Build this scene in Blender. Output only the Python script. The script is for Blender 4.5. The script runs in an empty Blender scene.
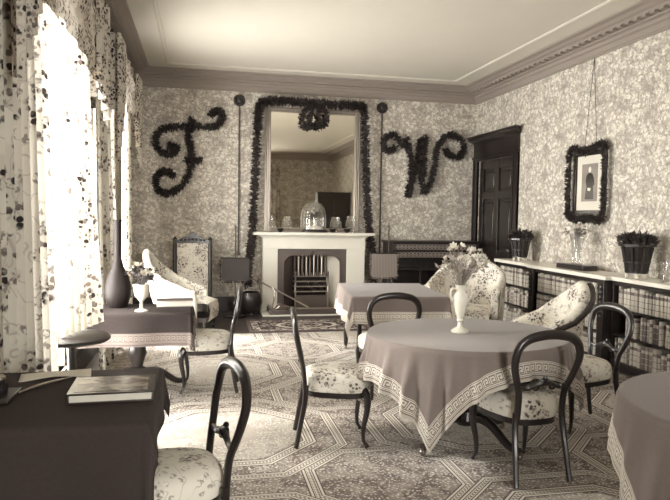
import bpy, math, random
from mathutils import Vector, Matrix
PI = math.pi
R = math.radians
random.seed(7)
sc = bpy.context.scene
col = sc.collection

# ------------------------------------------------------------------ camera
F_PX, YAW, PITCH, ROLL = 633.55, 0.2096, 0.0540, 0.0157
fw = Vector((math.sin(YAW)*math.cos(PITCH), math.cos(YAW)*math.cos(PITCH), -math.sin(PITCH)))
rt = Vector((math.cos(YAW), -math.sin(YAW), 0))
dn = fw.cross(rt)
r2 = rt*math.cos(ROLL) - dn*math.sin(ROLL)
d2 = dn*math.cos(ROLL) + rt*math.sin(ROLL)
cam = bpy.data.objects.new('camera', bpy.data.cameras.new('camera'))
col.objects.link(cam)
cam.matrix_world = Matrix(((r2.x, -d2.x, -fw.x, 0), (r2.y, -d2.y, -fw.y, 0), (r2.z, -d2.z, -fw.z, 1.5), (0, 0, 0, 1)))
cam.data.sensor_width = 36
cam.data.lens = F_PX*36/670
cam.data.clip_start = 0.02
sc.camera = cam

# ------------------------------------------------------------------ light
SKY, SUN, EXPO = 37.0, 6.5, 0.12
w = bpy.data.worlds.new('sky'); sc.world = w; w.use_nodes = True
bg = w.node_tree.nodes['Background']
bg.inputs[0].default_value = (1.0, 0.985, 0.93, 1); bg.inputs[1].default_value = SKY
sun = bpy.data.objects.new('sun', bpy.data.lights.new('sun', 'SUN')); col.objects.link(sun)
sun.data.energy = SUN; sun.data.angle = R(9); sun.data.color = (1, .985, .93)
el = R(34)
sun.rotation_euler = Vector((.955*math.cos(el), -.297*math.cos(el), -math.sin(el))).to_track_quat('-Z', 'Y').to_euler()
sun.location = (-6, 8, 6)
sc.view_settings.view_transform = 'Standard'; sc.view_settings.look = 'None'
sc.view_settings.gamma = 1; sc.view_settings.use_curve_mapping = False
sc.view_settings.exposure = EXPO
sc.cycles.max_bounces = 10; sc.cycles.diffuse_bounces = 6; sc.cycles.transparent_max_bounces = 16
sc.cycles.sample_clamp_indirect = 6.0

XL, XR, YF, YB, ZC, ZT = -1.10, 4.475, -1.8, 9.92, 3.38, 3.60
WINS = [(4.0, 5.55), (7.1, 8.6)]     # openings along the left wall
WZ0, WZ1 = .22, 3.0
FWIN = (1.05, 2.15)                              # opening in the wall behind the camera
def portal(loc, sx, sy, d):
    l = bpy.data.lights.new('window_daylight', 'AREA'); l.shape = 'RECTANGLE'; l.size = sx; l.size_y = sy
    l.cycles.is_portal = True
    o = bpy.data.objects.new('window_daylight', l); col.objects.link(o); o.location = loc
    o.rotation_euler = Vector(d).to_track_quat('-Z', 'Y').to_euler()
for a, b in WINS: portal((XL-.31, (a+b)/2, (WZ0+WZ1)/2), b-a, WZ1-WZ0, (1, 0, 0))
portal(((FWIN[0]+FWIN[1])/2, YF-.31, 1.61), FWIN[1]-FWIN[0], 2.8, (0, 1, 0))

# ------------------------------------------------------------------ materials
def lin(c): return tuple(((x/255)/12.92 if x/255 <= .04045 else ((x/255+.055)/1.055)**2.4) for x in c)
STOPS = [(0, (33, 27, 26)), (.25, (90, 80, 77)), (.5, (144, 133, 125)), (.75, (194, 187, 175)), (1, (238, 234, 222))]
def S(v):
    """sepia tone of a grey value"""
    v = max(0, min(1, v))
    for (a, ca), (b, cb) in zip(STOPS, STOPS[1:]):
        if v <= b:
            t = (v-a)/(b-a); return lin(tuple(x+(y-x)*t for x, y in zip(ca, cb)))+(1,)
class G:
    def __init__(s, name):
        s.mat = bpy.data.materials.new(name); s.mat.use_nodes = True
        s.nt = s.mat.node_tree; s.nt.nodes.clear()
    def n(s, t, **k):
        x = s.nt.nodes.new('ShaderNode'+t)
        for a, b in k.items(): setattr(x, a, b)
        return x
    def lk(s, a, sock):
        if a is None: return
        if isinstance(a, (int, float, tuple)): sock.default_value = a
        else: s.nt.links.new(a, sock)
    def m(s, op, a, b=None, c=None, clamp=False):
        x = s.n('Math', operation=op, use_clamp=clamp)
        for i, v in enumerate((a, b, c)): s.lk(v, x.inputs[i])
        return x.outputs[0]
    def co(s, kind='Object'): return s.n('TexCoord').outputs[kind]
    def sep(s, v):
        x = s.n('SeparateXYZ'); s.lk(v, x.inputs[0]); return x.outputs
    def comb(s, a, b, c=0.0):
        x = s.n('CombineXYZ')
        for i, v in enumerate((a, b, c)): s.lk(v, x.inputs[i])
        return x.outputs[0]
    def vm(s, op, a, b=None, sc_=None):
        x = s.n('VectorMath', operation=op); s.lk(a, x.inputs[0]); s.lk(b, x.inputs[1])
        if sc_ is not None: s.lk(sc_, x.inputs['Scale'])
        return x.outputs[0]
    def map(s, v, scale=(1, 1, 1), rot=(0, 0, 0), loc=(0, 0, 0)):
        x = s.n('Mapping'); s.lk(v, x.inputs[0]); x.inputs[1].default_value = loc; x.inputs[2].default_value = rot; x.inputs[3].default_value = scale
        return x.outputs[0]
    def noise(s, v, scale, detail=2.0, rough=.5, out=0):
        x = s.n('TexNoise'); s.lk(v, x.inputs['Vector']); x.inputs['Scale'].default_value = scale
        x.inputs['Detail'].default_value = detail; x.inputs['Roughness'].default_value = rough
        return x.outputs[out]
    def warp(s, v, scale, amt, detail=2.0):
        c = s.noise(v, scale, detail, out=1)
        return s.vm('ADD', v, s.vm('SCALE', s.vm('SUBTRACT', c, (.5, .5, .5)), sc_=amt))
    def vor(s, v, scale, feature='F1', rnd=1.0, out=0):
        x = s.n('TexVoronoi', feature=feature); s.lk(v, x.inputs['Vector']); x.inputs['Scale'].default_value = scale
        x.inputs['Randomness'].default_value = rnd
        return x.outputs[out]
    def step(s, v, a, b):
        x = s.n('MapRange', interpolation_type='SMOOTHSTEP'); s.lk(v, x.inputs[0]); x.inputs[1].default_value = a; x.inputs[2].default_value = b
        return x.outputs[0]
    def box(s, v, a, b):
        return s.m('MULTIPLY', s.m('GREATER_THAN', v, a), s.m('LESS_THAN', v, b))
    def mix(s, f, a, b):
        x = s.n('Mix', data_type='RGBA'); s.lk(f, x.inputs[0]); s.lk(a, x.inputs[6]); s.lk(b, x.inputs[7]); return x.outputs[2]
    def bump(s, h, strength=.3, dist=.01):
        x = s.n('Bump'); x.inputs['Strength'].default_value = strength; x.inputs['Distance'].default_value = dist; s.lk(h, x.inputs['Height'])
        return x.outputs[0]
    def end(s, color, rough=.6, metal=0.0, spec=.5, normal=None, coat=0.0, transl=0.0, sheen=0.0):
        b = s.n('BsdfPrincipled'); s.lk(color, b.inputs['Base Color']); s.lk(rough, b.inputs['Roughness'])
        b.inputs['Metallic'].default_value = metal; b.inputs['Specular IOR Level'].default_value = spec
        b.inputs['Coat Weight'].default_value = coat; b.inputs['Coat Roughness'].default_value = .12
        b.inputs['Sheen Weight'].default_value = sheen; b.inputs['Sheen Roughness'].default_value = .4
        if normal is not None: s.lk(normal, b.inputs['Normal'])
        o = s.n('OutputMaterial'); sh = b.outputs[0]
        if transl:
            t = s.n('BsdfTranslucent'); s.lk(color, t.inputs[0])
            x = s.n('MixShader'); x.inputs[0].default_value = transl; s.lk(sh, x.inputs[1]); s.lk(t.outputs[0], x.inputs[2]); sh = x.outputs[0]
        s.nt.links.new(sh, o.inputs[0]); return s.mat
M = {}
def plain(key, v, rough=.6, metal=0.0, spec=.5, coat=0.0, grain=0.0, gscale=(8, 8, 8), bump=0.0):
    g = G(key)
    c = S(v); nrm = None
    if grain or bump:
        n = g.noise(g.map(g.co(), gscale), 6, 4, .6)
        if grain: c = g.mix(n, S(v-grain), S(v+grain))
        if bump: nrm = g.bump(n, bump, .004)
    M[key] = g.end(c, rough, metal, spec, nrm, coat)
plain('plaster', .80, .85, grain=.015, gscale=(.5, .5, .5))
plain('cornice', .50, .8, grain=.03)
plain('marble', .93, .3, grain=.03, gscale=(1, 1, 1))
plain('wood', .02, .30, spec=.4, coat=.22, grain=.025, gscale=(2, 2, 12))
plain('wood_dull', .05, .45, grain=.03, gscale=(2, 2, 10))
plain('boards', .10, .45, grain=.04, gscale=(1, 12, 12))
plain('iron', .30, .38, .5, grain=.04, bump=.2)
plain('steel', .62, .28, .9)
plain('brass', .45, .3, .9)
plain('gilt', .55, .35, .6, grain=.08, bump=.3)
plain('soot', .03, .9)
plain('paper', .86, .8, grain=.03)
plain('evergreen', .11, .65, grain=.06, gscale=(6, 6, 6))
plain('leafgreen', .30, .55, grain=.1, gscale=(5, 5, 5))
plain('leafpale', .5, .6, grain=.12, gscale=(5, 5, 5))
plain('petal', .92, .7, grain=.05)
plain('petal_mid', .62, .7, grain=.05)
plain('porcelain', .88, .25, grain=.04)
plain('white_cover', .93, .85, grain=.03, bump=.1)
plain('paint_white', .9, .5)
plain('silk_dark', .10, .7, grain=.04, gscale=(40, 1, 1))
plain('fringe', .07, .9)
plain('dark_glass', .0, .5, spec=.2)
plain('cover_dark', .10, .25, coat=.4, grain=.03)
plain('ribbon', .22, .8)
plain('mount', .84, .8)
plain('cheek_reflection', .74, .25)  # pale tone standing in for the white reflection on the right cheek
plain('tassel', .45, .8)
g = G('silk_pleat'); x, y, z = g.sep(g.co())
M['silk_pleat'] = g.end(g.mix(g.m('ADD', g.m('MULTIPLY', g.m('SINE', g.m('MULTIPLY', x, 260.0)), .5), .5), S(.34), S(.5)), .6)
# wallpaper: dense pale blossoms and leaves on a grey-brown ground
def wallpaper():
    g = G('wallpaper'); x, y, z = g.sep(g.co()); u = g.m('ADD', x, y)
    p = g.comb(u, z, 0.0)
    q = g.warp(p, 11, .06, 1)
    def curl(scale, lo, hi, off):
        n = g.noise(g.map(q, (1, 1, 1), loc=(off, off, 0)), scale, 1.0, .4)
        return g.step(g.m('ABSOLUTE', g.m('SUBTRACT', n, .5)), hi, lo)
    c1 = curl(12, .010, .045, 0); c2 = curl(30, .015, .06, 3.7)
    leaf = g.vor(q, 18)
    small = g.vor(g.warp(p, 30, .02), 48)
    # large blooms in a half-drop repeat
    cu = g.m('DIVIDE', u, .40); row = g.m('FLOOR', cu)
    cv = g.m('ADD', g.m('DIVIDE', z, .32), g.m('MULTIPLY', g.m('MODULO', row, 2.0), .5))
    fu = g.m('SUBTRACT', g.m('FRACT', cu), .5); fv = g.m('SUBTRACT', g.m('FRACT', cv), .5)
    rad = g.m('SQRT', g.m('ADD', g.m('MULTIPLY', fu, fu), g.m('MULTIPLY', fv, fv)))
    rad = g.m('ADD', rad, g.m('MULTIPLY', g.m('SUBTRACT', g.noise(p, 12, 2), .5), .5))
    bloom = g.step(rad, .36, .16)
    c = g.mix(g.step(leaf, .38, .62), S(.92), S(.72))
    c = g.mix(g.m('MULTIPLY', c1, .55), c, S(.44))
    c = g.mix(g.m('MULTIPLY', c2, .50), c, S(.46))
    c = g.mix(g.m('MULTIPLY', g.step(small, .40, .18), .55), c, S(.46))
    c = g.mix(g.m('MULTIPLY', bloom, .38), c, S(.46))
    M['wallpaper'] = g.end(c, .8, spec=.2)
wallpaper()
def chintz(key, scale, base=.90, dark=.16, dens=.40, transl=0.0, use='Object', uvs=None):
    g = G(key); p = g.co(use)
    q = g.warp(p, 3.0*scale, .10/scale, 2)
    cl = g.vor(q, 2.6*scale)                         # clusters of blossom
    mask = g.step(g.m('ADD', cl, g.m('MULTIPLY', g.m('SUBTRACT', g.noise(p, 12*scale, 3), .5), .5)), dens, dens-.14)
    lf = g.vor(g.warp(p, 14*scale, .04/scale), 17*scale)
    leaf = g.m('MULTIPLY', mask, g.step(lf, .52, .36))
    tone = g.noise(p, 9*scale, 1)
    sprig = g.m('MULTIPLY', g.step(g.vor(g.warp(p, 10*scale, .06/scale), 7.5*scale), .34, .24), g.step(g.noise(p, 26*scale, 1), .46, .54))
    stem = g.m('MULTIPLY', g.step(g.m('ABSOLUTE', g.m('SUBTRACT', g.noise(q, 4.5*scale, 1), .5)), .014, .006), .5)
    c = g.mix(stem, S(base), S(.55))
    c = g.mix(g.m('MULTIPLY', sprig, .75), c, S(dark+.25))
    c = g.mix(leaf, c, g.mix(g.step(tone, .42, .58), S(dark), S(dark+.32)))
    c = g.mix(g.m('MULTIPLY', g.m('SUBTRACT', mask, leaf), .25), c, S(.55))
    M[key] = g.end(c, .75, spec=.25, transl=transl)
chintz('chintz_seat', 2.6, .88, .22, .56)
chintz('chintz_chair', 2.2, .88, .20, .55)
chintz('chintz_screen', 2.4, .82, .12, .62)
chintz('chintz_curtain', 1.35, .86, .05, .56, .22)
chintz('chintz_valance', 2.0, .74, .02, .70, .06)
# carpet: linked eight-sided medallions with banded outlines
def carpet():
    g = G('carpet'); x, y, z = g.sep(g.co())
    def cell(ox, oy, cw, ch):
        a = g.m('ABSOLUTE', g.m('SUBTRACT', g.m('FRACT', g.m('ADD', g.m('DIVIDE', x, cw), ox)), .5))
        b = g.m('ABSOLUTE', g.m('SUBTRACT', g.m('FRACT', g.m('ADD', g.m('DIVIDE', y, ch), oy)), .5))
        return g.m('MAXIMUM', g.m('MAXIMUM', a, b), g.m('MULTIPLY', g.m('ADD', a, b), .70)), a, b
    d, a, b = cell(.40, .05, 1.75, 1.75)
    e, _, _ = cell(.90, .55, 1.75, 1.75)
    p = g.co()
    fine = g.vor(g.warp(p, 26, .03), 52); fine2 = g.vor(g.warp(p, 12, .05), 22, 'DISTANCE_TO_EDGE')
    med = g.step(g.noise(p, 9, 3), .42, .58)
    c = g.mix(g.step(fine, .25, .5), S(.78), S(.34))
    c = g.mix(g.m('MULTIPLY', g.step(fine2, .09, .03), .6), c, S(.30))
    c = g.mix(g.m('MULTIPLY', med, .35), c, S(.70))
    c = g.mix(g.m('MULTIPLY', g.m('LESS_THAN', d, .27), .35), c, S(.82))
    inner = g.m('MULTIPLY', g.m('LESS_THAN', d, .12), .55)
    c = g.mix(inner, c, g.mix(g.step(fine, .2, .45), S(.30), S(.62)))
    def band(c, f, lo, wd):
        t = g.m('DIVIDE', g.m('SUBTRACT', f, lo), wd)
        on = g.box(t, 0.0, 1.0)
        dots = g.m('GREATER_THAN', g.m('SINE', g.m('MULTIPLY', g.m('ADD', x, g.m('MULTIPLY', y, 1.0)), 150.0)), 0.0)
        dots2 = g.m('GREATER_THAN', g.m('SINE', g.m('MULTIPLY', g.m('SUBTRACT', x, y), 150.0)), 0.0)
        mid = g.mix(g.m('MULTIPLY', g.m('ABSOLUTE', g.m('SUBTRACT', dots, dots2)), g.box(t, .36, .64)), S(.78), S(.36))
        line = g.m('ADD', g.m('ADD', g.box(t, .0, .10), g.box(t, .24, .32)), g.m('ADD', g.box(t, .68, .76), g.box(t, .90, 1.0)), clamp=True)
        return g.mix(on, c, g.mix(line, mid, S(.28)))
    c = band(c, d, .28, .055)
    c = band(c, e, .22, .05)
    c = band(c, d, .40, .045)
    M['carpet'] = g.end(c, .95, spec=.1, normal=g.bump(fine, .3, .004))
carpet()
def rug():
    g = G('hearth_rug'); x, y, z = g.sep(g.co())
    ax = g.m('ABSOLUTE', x); ay = g.m('ABSOLUTE', y)
    e = g.m('MINIMUM', g.m('SUBTRACT', .80, ax), g.m('SUBTRACT', .44, ay))
    fine = g.vor(g.warp(g.co(), 14, .04), 16)
    c = g.mix(g.step(fine, .3, .5), S(.52), S(.14))
    r = g.m('SQRT', g.m('ADD', g.m('MULTIPLY', x, x), g.m('MULTIPLY', g.m('MULTIPLY', y, y), 2.5)))
    c = g.mix(g.box(r, .36, .42), c, S(.68))
    c = g.mix(g.box(r, .17, .21), c, S(.62))
    c = g.mix(g.box(e, .05, .16), c, g.mix(g.step(fine, .3, .5), S(.72), S(.30)))
    c = g.mix(g.m('ADD', g.box(e, .04, .055), g.box(e, .15, .165)), c, S(.12))
    c = g.mix(g.m('LESS_THAN', e, .04), c, S(.28))
    M['hearth_rug'] = g.end(c, .95, spec=.1)
rug()
# felt table covers: plain field, woven Greek-key border (the UV map carries u,v in metres from the hem)
def cover(key, field, light, darkk, bw=.11, at=.03, period=.085, sheen=.0):
    g = G(key); uu, vv, _ = g.sep(g.co('UV'))
    t = g.m('DIVIDE', g.m('SUBTRACT', vv, at), bw)
    s = g.m('FRACT', g.m('DIVIDE', uu, period))
    B = g.box
    k = g.m('MULTIPLY', B(s, .0, .86), B(t, .70, .78))
    for (s0, s1, t0, t1) in ((.78, .88, .32, .78), (.30, .88, .30, .38), (.28, .38, .30, .60), (.28, .60, .52, .60), (.0, .10, .22, .78), (.0, 1.0, .22, .27)):
        k = g.m('MAXIMUM', k, g.m('MULTIPLY', B(s, s0, s1), B(t, t0, t1)))
    for t0, t1 in ((.0, .06), (.11, .15), (.85, .89), (.94, 1.0)): k = g.m('MAXIMUM', k, B(t, t0, t1))
    n = g.noise(g.map(g.co('UV'), (1, 1, 1)), 60, 3, .7)
    f = g.mix(n, S(field-.03), S(field+.03))
    c = g.mix(B(t, 0.0, 1.0), f, g.mix(k, S(light), S(darkk)))
    c = g.mix(g.m('LESS_THAN', vv, at*.9), c, S(light-.1))
    M[key] = g.end(c, .85, spec=.2, normal=g.bump(n, .15, .003), sheen=sheen)
cover('cover_main', .36, .74, .34, .09, .02, .05, .24)
cover('cover_back', .34, .78, .48, .10, .015, .05, .18)
cover('cover_small', .07, .44, .26, .09, .015, .04)
cover('cover_desk', .11, .18, .08, .10, .02, .03)
def glass(key, tint=.95, rough=.03, fac=1.0, milk=0.0):
    g = G(key); t = g.n('BsdfTransparent'); t.inputs[0].default_value = (tint, tint, tint, 1)
    q = g.n('BsdfGlossy'); q.inputs['Roughness'].default_value = rough
    l = g.n('LayerWeight'); l.inputs[0].default_value = .35
    x = g.n('MixShader'); g.lk(g.m('ADD', g.m('MULTIPLY', l.outputs[1], .75*fac), .05, clamp=True), x.inputs[0])
    sh = t.outputs[0]
    if milk:
        df = g.n('BsdfTranslucent'); df.inputs[0].default_value = (.9, .9, .88, 1)
        mm = g.n('MixShader'); mm.inputs[0].default_value = milk; g.lk(sh, mm.inputs[1]); g.lk(df.outputs[0], mm.inputs[2]); sh = mm.outputs[0]
    g.lk(sh, x.inputs[1]); g.lk(q.outputs[0], x.inputs[2])
    o = g.n('OutputMaterial'); g.lk(x.outputs[0], o.inputs[0]); M[key] = g.mat
glass('glass', .97, .03, 1.0, .10); glass('pane', .98, .02, .4)
g = G('mirror'); M['mirror'] = g.end(lin((236, 231, 218))+(1,), .02, 1.0)
def book_mat(key, v, band):
    g = G(key); x, y, z = g.sep(g.co())
    n = g.noise(g.map(g.co(), (30, 30, 6)), 3, 3)
    c = g.mix(n, S(v-.08), S(v+.06))
    c = g.mix(g.m('ADD', g.m('ADD', g.box(z, .155, .185), g.box(z, .05, .056)), g.box(z, .105, .111)), c, S(band))
    M[key] = g.end(c, .55)
for i, (v, b_) in enumerate(((.72, .30), (.62, .2), (.80, .5), (.5, .75), (.30, .6), (.68, .45))): book_mat('book%d' % i, v, b_)
g = G('print'); x, y, z = g.sep(g.co())
M['print'] = g.end(g.mix(g.noise(g.co(), 9, 4), S(.38), S(.56)), .5)
g = G('album_picture')
M['album_picture'] = g.end(g.mix(g.step(g.noise(g.map(g.co(), (6, 9, 1)), 1.3, 4), .42, .6), S(.10), S(.62)), .22, coat=.3)

# ------------------------------------------------------------------ mesh helpers
class MB:
    def __init__(s): s.v = []; s.f = []; s.uv = None
    def add(s, vs, fs, T=None):
        k = len(s.v)
        s.v += [tuple(T @ Vector(p)) if T else tuple(p) for p in vs]
        s.f += [tuple(i+k for i in f) for f in fs]; return s
    def box(s, x0, x1, y0, y1, z0, z1, T=None):
        return s.add([(x, y, z) for z in (z0, z1) for y in (y0, y1) for x in (x0, x1)],
                     [(0, 2, 3, 1), (4, 5, 7, 6), (0, 1, 5, 4), (2, 6, 7, 3), (0, 4, 6, 2), (1, 3, 7, 5)], T)
    def tube(s, pts, r, n=8, closed=False, T=None, flat=None):
        """flat=(a,b): elliptic section, a along the side vector, b along the other"""
        P = [Vector(p) for p in pts]; N = len(P); vs = []; fs = []; side = None
        for i, p in enumerate(P):
            if closed: t = P[(i+1) % N]-P[i-1]
            else: t = P[min(i+1, N-1)]-P[max(i-1, 0)]
            t = t.normalized() if t.length > 1e-9 else Vector((0, 0, 1))
            if side is None:
                side = t.cross(Vector((0, 0, 1)) if abs(t.z) < .9 else Vector((0, 1, 0))).normalized()
            side = (side-t*side.dot(t)).normalized(); up = t.cross(side)
            rr = r(i/(N-1)) if callable(r) else (r[i] if isinstance(r, (list, tuple)) else r)
            fa, fb = flat if flat else (1, 1)
            for j in range(n):
                a = 2*PI*j/n; vs.append(p+side*math.cos(a)*rr*fa+up*math.sin(a)*rr*fb)
        for i in range(N if closed else N-1):
            for j in range(n):
                k = (i+1) % N; fs.append((i*n+j, i*n+(j+1) % n, k*n+(j+1) % n, k*n+j))
        if not closed: fs += [tuple(range(n))[::-1], tuple((N-1)*n+j for j in range(n))]
        return s.add(vs, fs, T)
    def lathe(s, prof, n=20, T=None, flute=None):
        vs = []; fs = []
        for r, z in prof:
            for j in range(n):
                a = 2*PI*j/n; q = r*(1+(flute*math.cos(a*n/2) if flute else 0)); vs.append((q*math.cos(a), q*math.sin(a), z))
        for i in range(len(prof)-1):
            for j in range(n): fs.append((i*n+j, i*n+(j+1) % n, (i+1)*n+(j+1) % n, (i+1)*n+j))
        if prof[0][0] > 1e-4: fs.append(tuple(range(n))[::-1])
        if prof[-1][0] > 1e-4: fs.append(tuple((len(prof)-1)*n+j for j in range(n)))
        return s.add(vs, fs, T)
    def grid(s, nu, nv, fn, closed=False, T=None, uv=None):
        vs = []; fs = []; k = len(s.v)
        for j in range(nv+1):
            for i in range(nu if closed else nu+1): vs.append(fn(i/nu, j/nv))
        W = nu if closed else nu+1
        for j in range(nv):
            for i in range(nu): fs.append((j*W+i, j*W+(i+1) % W, (j+1)*W+(i+1) % W, (j+1)*W+i))
        return s.add(vs, fs, T)
    def prism(s, poly, h0, h1, axis='z', T=None):
        def q(a, b, h): return (a, b, h) if axis == 'z' else ((a, h, b) if axis == 'y' else (h, a, b))
        n = len(poly)
        fs = [tuple(range(n))[::-1], tuple(range(n, 2*n))]+[(i, (i+1) % n, n+(i+1) % n, n+i) for i in range(n)]
        return s.add([q(a, b, h0) for a, b in poly]+[q(a, b, h1) for a, b in poly], fs, T)
    def ball(s, c, r, n=8, sx=1, sy=1, sz=1, T=None):
        vs = []; fs = []; m = n//2
        for j in range(m+1):
            for i in range(n):
                a = 2*PI*i/n; b = PI*j/m-PI/2
                vs.append((c[0]+r*sx*math.cos(b)*math.cos(a), c[1]+r*sy*math.cos(b)*math.sin(a), c[2]+r*sz*math.sin(b)))
        for j in range(m):
            for i in range(n): fs.append((j*n+i, j*n+(i+1) % n, (j+1)*n+(i+1) % n, (j+1)*n+i))
        return s.add(vs, fs, T)
    def leaf(s, p, d, L, W, cup=.15):
        d = Vector(d).normalized(); a = d.cross(Vector((random.uniform(-1, 1), random.uniform(-1, 1), random.uniform(-1, 1)))).normalized(); n = d.cross(a)
        p = Vector(p)
        return s.add([p, p+d*L*.45+a*W, p+d*L+n*L*cup, p+d*L*.45-a*W], [(0, 1, 2), (0, 2, 3)])
    def build(s, name, mat, parent=None, bevel=0.0, smooth=True, ang=38, subd=0, solid=0.0):
        me = bpy.data.meshes.new(name); me.from_pydata(s.v, [], s.f)
        if s.uv:
            l = me.uv_layers.new(name='UVMap')
            for i, lp in enumerate(me.loops): l.data[i].uv = s.uv[lp.vertex_index]
        me.validate(); me.update()
        if smooth:
            me.shade_smooth()
            me.set_sharp_from_angle(angle=R(ang))
        me.materials.append(M[mat])
        o = bpy.data.objects.new(name, me); col.objects.link(o)
        if parent: o.parent = parent
        if bevel:
            b = o.modifiers.new('bevel', 'BEVEL'); b.width = bevel; b.segments = 2; b.limit_method = 'ANGLE'; b.angle_limit = R(40)
        if solid:
            b = o.modifiers.new('solid', 'SOLIDIFY'); b.thickness = solid
        if subd:
            b = o.modifiers.new('subd', 'SUBSURF'); b.levels = b.render_levels = subd
        return o
def tag(o, label=None, cat=None, group=None, kind=None):
    for k, v in (('label', label), ('category', cat), ('group', group), ('kind', kind)):
        if v: o[k] = v
    return o
def thing(name, label, cat, loc=(0, 0, 0), rz=0, group=None):
    o = bpy.data.objects.new(name, None); col.objects.link(o); o.location = loc; o.rotation_euler = (0, 0, rz)
    o.empty_display_size = .1
    return tag(o, label, cat, group)
def dup(root, loc=None, rz=None, label=None, group=None):
    r = root.copy(); col.objects.link(r)
    if loc is not None: r.location = loc
    if rz is not None: r.rotation_euler = (0, 0, rz)
    if label: r['label'] = label
    if group: r['group'] = group
    for ch in list(root.children):
        c = ch.copy(); col.objects.link(c); c.parent = r
        for g_ in ch.children:
            d = g_.copy(); col.objects.link(d); d.parent = c
    return r
def part(name, mat, parent, fn, **k):
    b = MB(); fn(b); return b.build(name, mat, parent, **k)
def struct(o): o['kind'] = 'structure'; return o
def spline(pts, n=8, closed=False):
    P = [Vector(p) for p in pts]; out = []; N = len(P)
    for i in range(N if closed else N-1):
        if closed: a, b, c, d = P[i-1], P[i], P[(i+1) % N], P[(i+2) % N]
        else: a, b, c, d = P[max(i-1, 0)], P[i], P[i+1], P[min(i+2, N-1)]
        for k in range(n):
            t = k/n
            out.append(.5*((2*b)+(c-a)*t+(2*a-5*b+4*c-d)*t*t+(3*b-a-3*c+d)*t**3))
    if not closed: out.append(P[-1])
    return out
def TR(x=0, y=0, z=0, rx=0, ry=0, rz=0):
    return Matrix.Translation((x, y, z)) @ Matrix.Rotation(rz, 4, 'Z') @ Matrix.Rotation(ry, 4, 'Y') @ Matrix.Rotation(rx, 4, 'X')

# ------------------------------------------------------------------ the room
TH = .3
struct(part('floor', 'boards', None, lambda b: b.box(XL-TH, XR+TH, YF-TH, YB+TH, -.2, 0), smooth=False))
struct(part('ceiling', 'plaster', None, lambda b: b.box(XL-TH, XR+TH, YF-TH, YB+TH, ZT, ZT+.2), smooth=False))
struct(part('wall_back', 'wallpaper', None, lambda b: b.box(XL-TH, XR+TH, YB, YB+TH, 0, ZT), smooth=False))
DY0, DY1, DZ = 8.55, 9.75, 2.42       # door opening
def wr(b):
    b.box(XR, XR+TH, YF-TH, DY0, 0, ZT); b.box(XR, XR+TH, DY1, YB+TH, 0, ZT); b.box(XR, XR+TH, DY0, DY1, DZ, ZT)
struct(part('wall_right', 'wallpaper', None, wr, smooth=False))
def wl(b):
    y = YF-TH
    for a, c in WINS:
        b.box(XL-TH, XL, y, a, 0, ZT); b.box(XL-TH, XL, a, c, 0, WZ0); b.box(XL-TH, XL, a, c, WZ1, ZT); y = c
    b.box(XL-TH, XL, y, YB+TH, 0, ZT)
struct(part('wall_left', 'wallpaper', None, wl, smooth=False))
def wf(b):
    a, c = FWIN
    b.box(XL-TH, a, YF-TH, YF, 0, ZT); b.box(c, XR+TH, YF-TH, YF, 0, ZT)
    b.box(a, c, YF-TH, YF, 0, WZ0); b.box(a, c, YF-TH, YF, WZ1, ZT)
struct(part('wall_front', 'wallpaper', None, wf, smooth=False))
# cornices: profile (projection, height)
PROF = [(0, 3.375), (.02, 3.375), (.02, 3.392), (.035, 3.40), (.045, 3.45), (.075, 3.462), (.085, 3.49), (.125, 3.50), (.13, 3.515), (.235, 3.52), (.235, 3.545), (.27, 3.555), (.30, 3.575), (.36, 3.585), (.37, 3.60)]
def cornice(side, n):
    b = MB()
    L0, L1 = {'back': (XL, XR), 'front': (XL, XR), 'left': (YF, YB), 'right': (YF, YB)}[side]
    vs = []
    for pr, z in PROF:
        for e in (0, 1):
            t = (L0+pr) if e == 0 else (L1-pr)
            vs.append({'back': (t, YB-pr, z), 'front': (t, YF+pr, z), 'left': (XL+pr, t, z), 'right': (XR-pr, t, z)}[side])
    m = len(PROF)
    b.add(vs, [(2*i, 2*i+1, 2*i+3, 2*i+2) for i in range(m-1)])
    o = struct(b.build('trim_%d' % n, 'cornice', smooth=False))
    def dent(t):
        p0, p1, z0, z1, h = .14, .205, 3.515, 3.545, .03
        if side == 'back': return (t-h, t+h, YB-p1, YB-p0, z0, z1)
        if side == 'front': return (t-h, t+h, YF+p0, YF+p1, z0, z1)
        if side == 'left': return (XL+p0, XL+p1, t-h, t+h, z0, z1)
        return (XR-p1, XR-p0, t-h, t+h, z0, z1)
    ts = [L0+.25+.125*i for i in range(int((L1-L0-.4)/.125)+1)]
    if side == 'right':
        proto = MB().box(-.0325, .0325, -.03, .03, -.03, 0.0).build('dentil', 'cornice', None, smooth=False)
        first = True
        for t in ts:
            d = proto if first else proto.copy()
            if not first: col.objects.link(d)
            first = False; d.parent = o; d.location = (XR-.20, t, 3.53)
    else:
        bb = MB()
        for t in ts: bb.box(*dent(t))
        bb.build('dentil_row', 'cornice', o, smooth=False)['kind'] = 'stuff'
for i, s_ in enumerate(('back', 'right', 'left', 'front')): cornice(s_, i+1)
def cm(b):
    a = .62
    pr = [(0, 3.60), (.0, 3.592), (.02, 3.580), (.045, 3.588), (.05, 3.60)]
    c = [(XL+a, YF+a), (XR-a, YF+a), (XR-a, YB-a), (XL+a, YB-a)]; sg = [(1, 1), (-1, 1), (-1, -1), (1, -1)]
    vs = [(c[i][0]+sg[i][0]*p, c[i][1]+sg[i][1]*p, z) for p, z in pr for i in range(4)]
    b.add(vs, [(j*4+i, j*4+(i+1) % 4, (j+1)*4+(i+1) % 4, (j+1)*4+i) for j in range(4) for i in range(4)])
struct(part('trim_5', 'plaster', None, cm, smooth=False))
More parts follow.
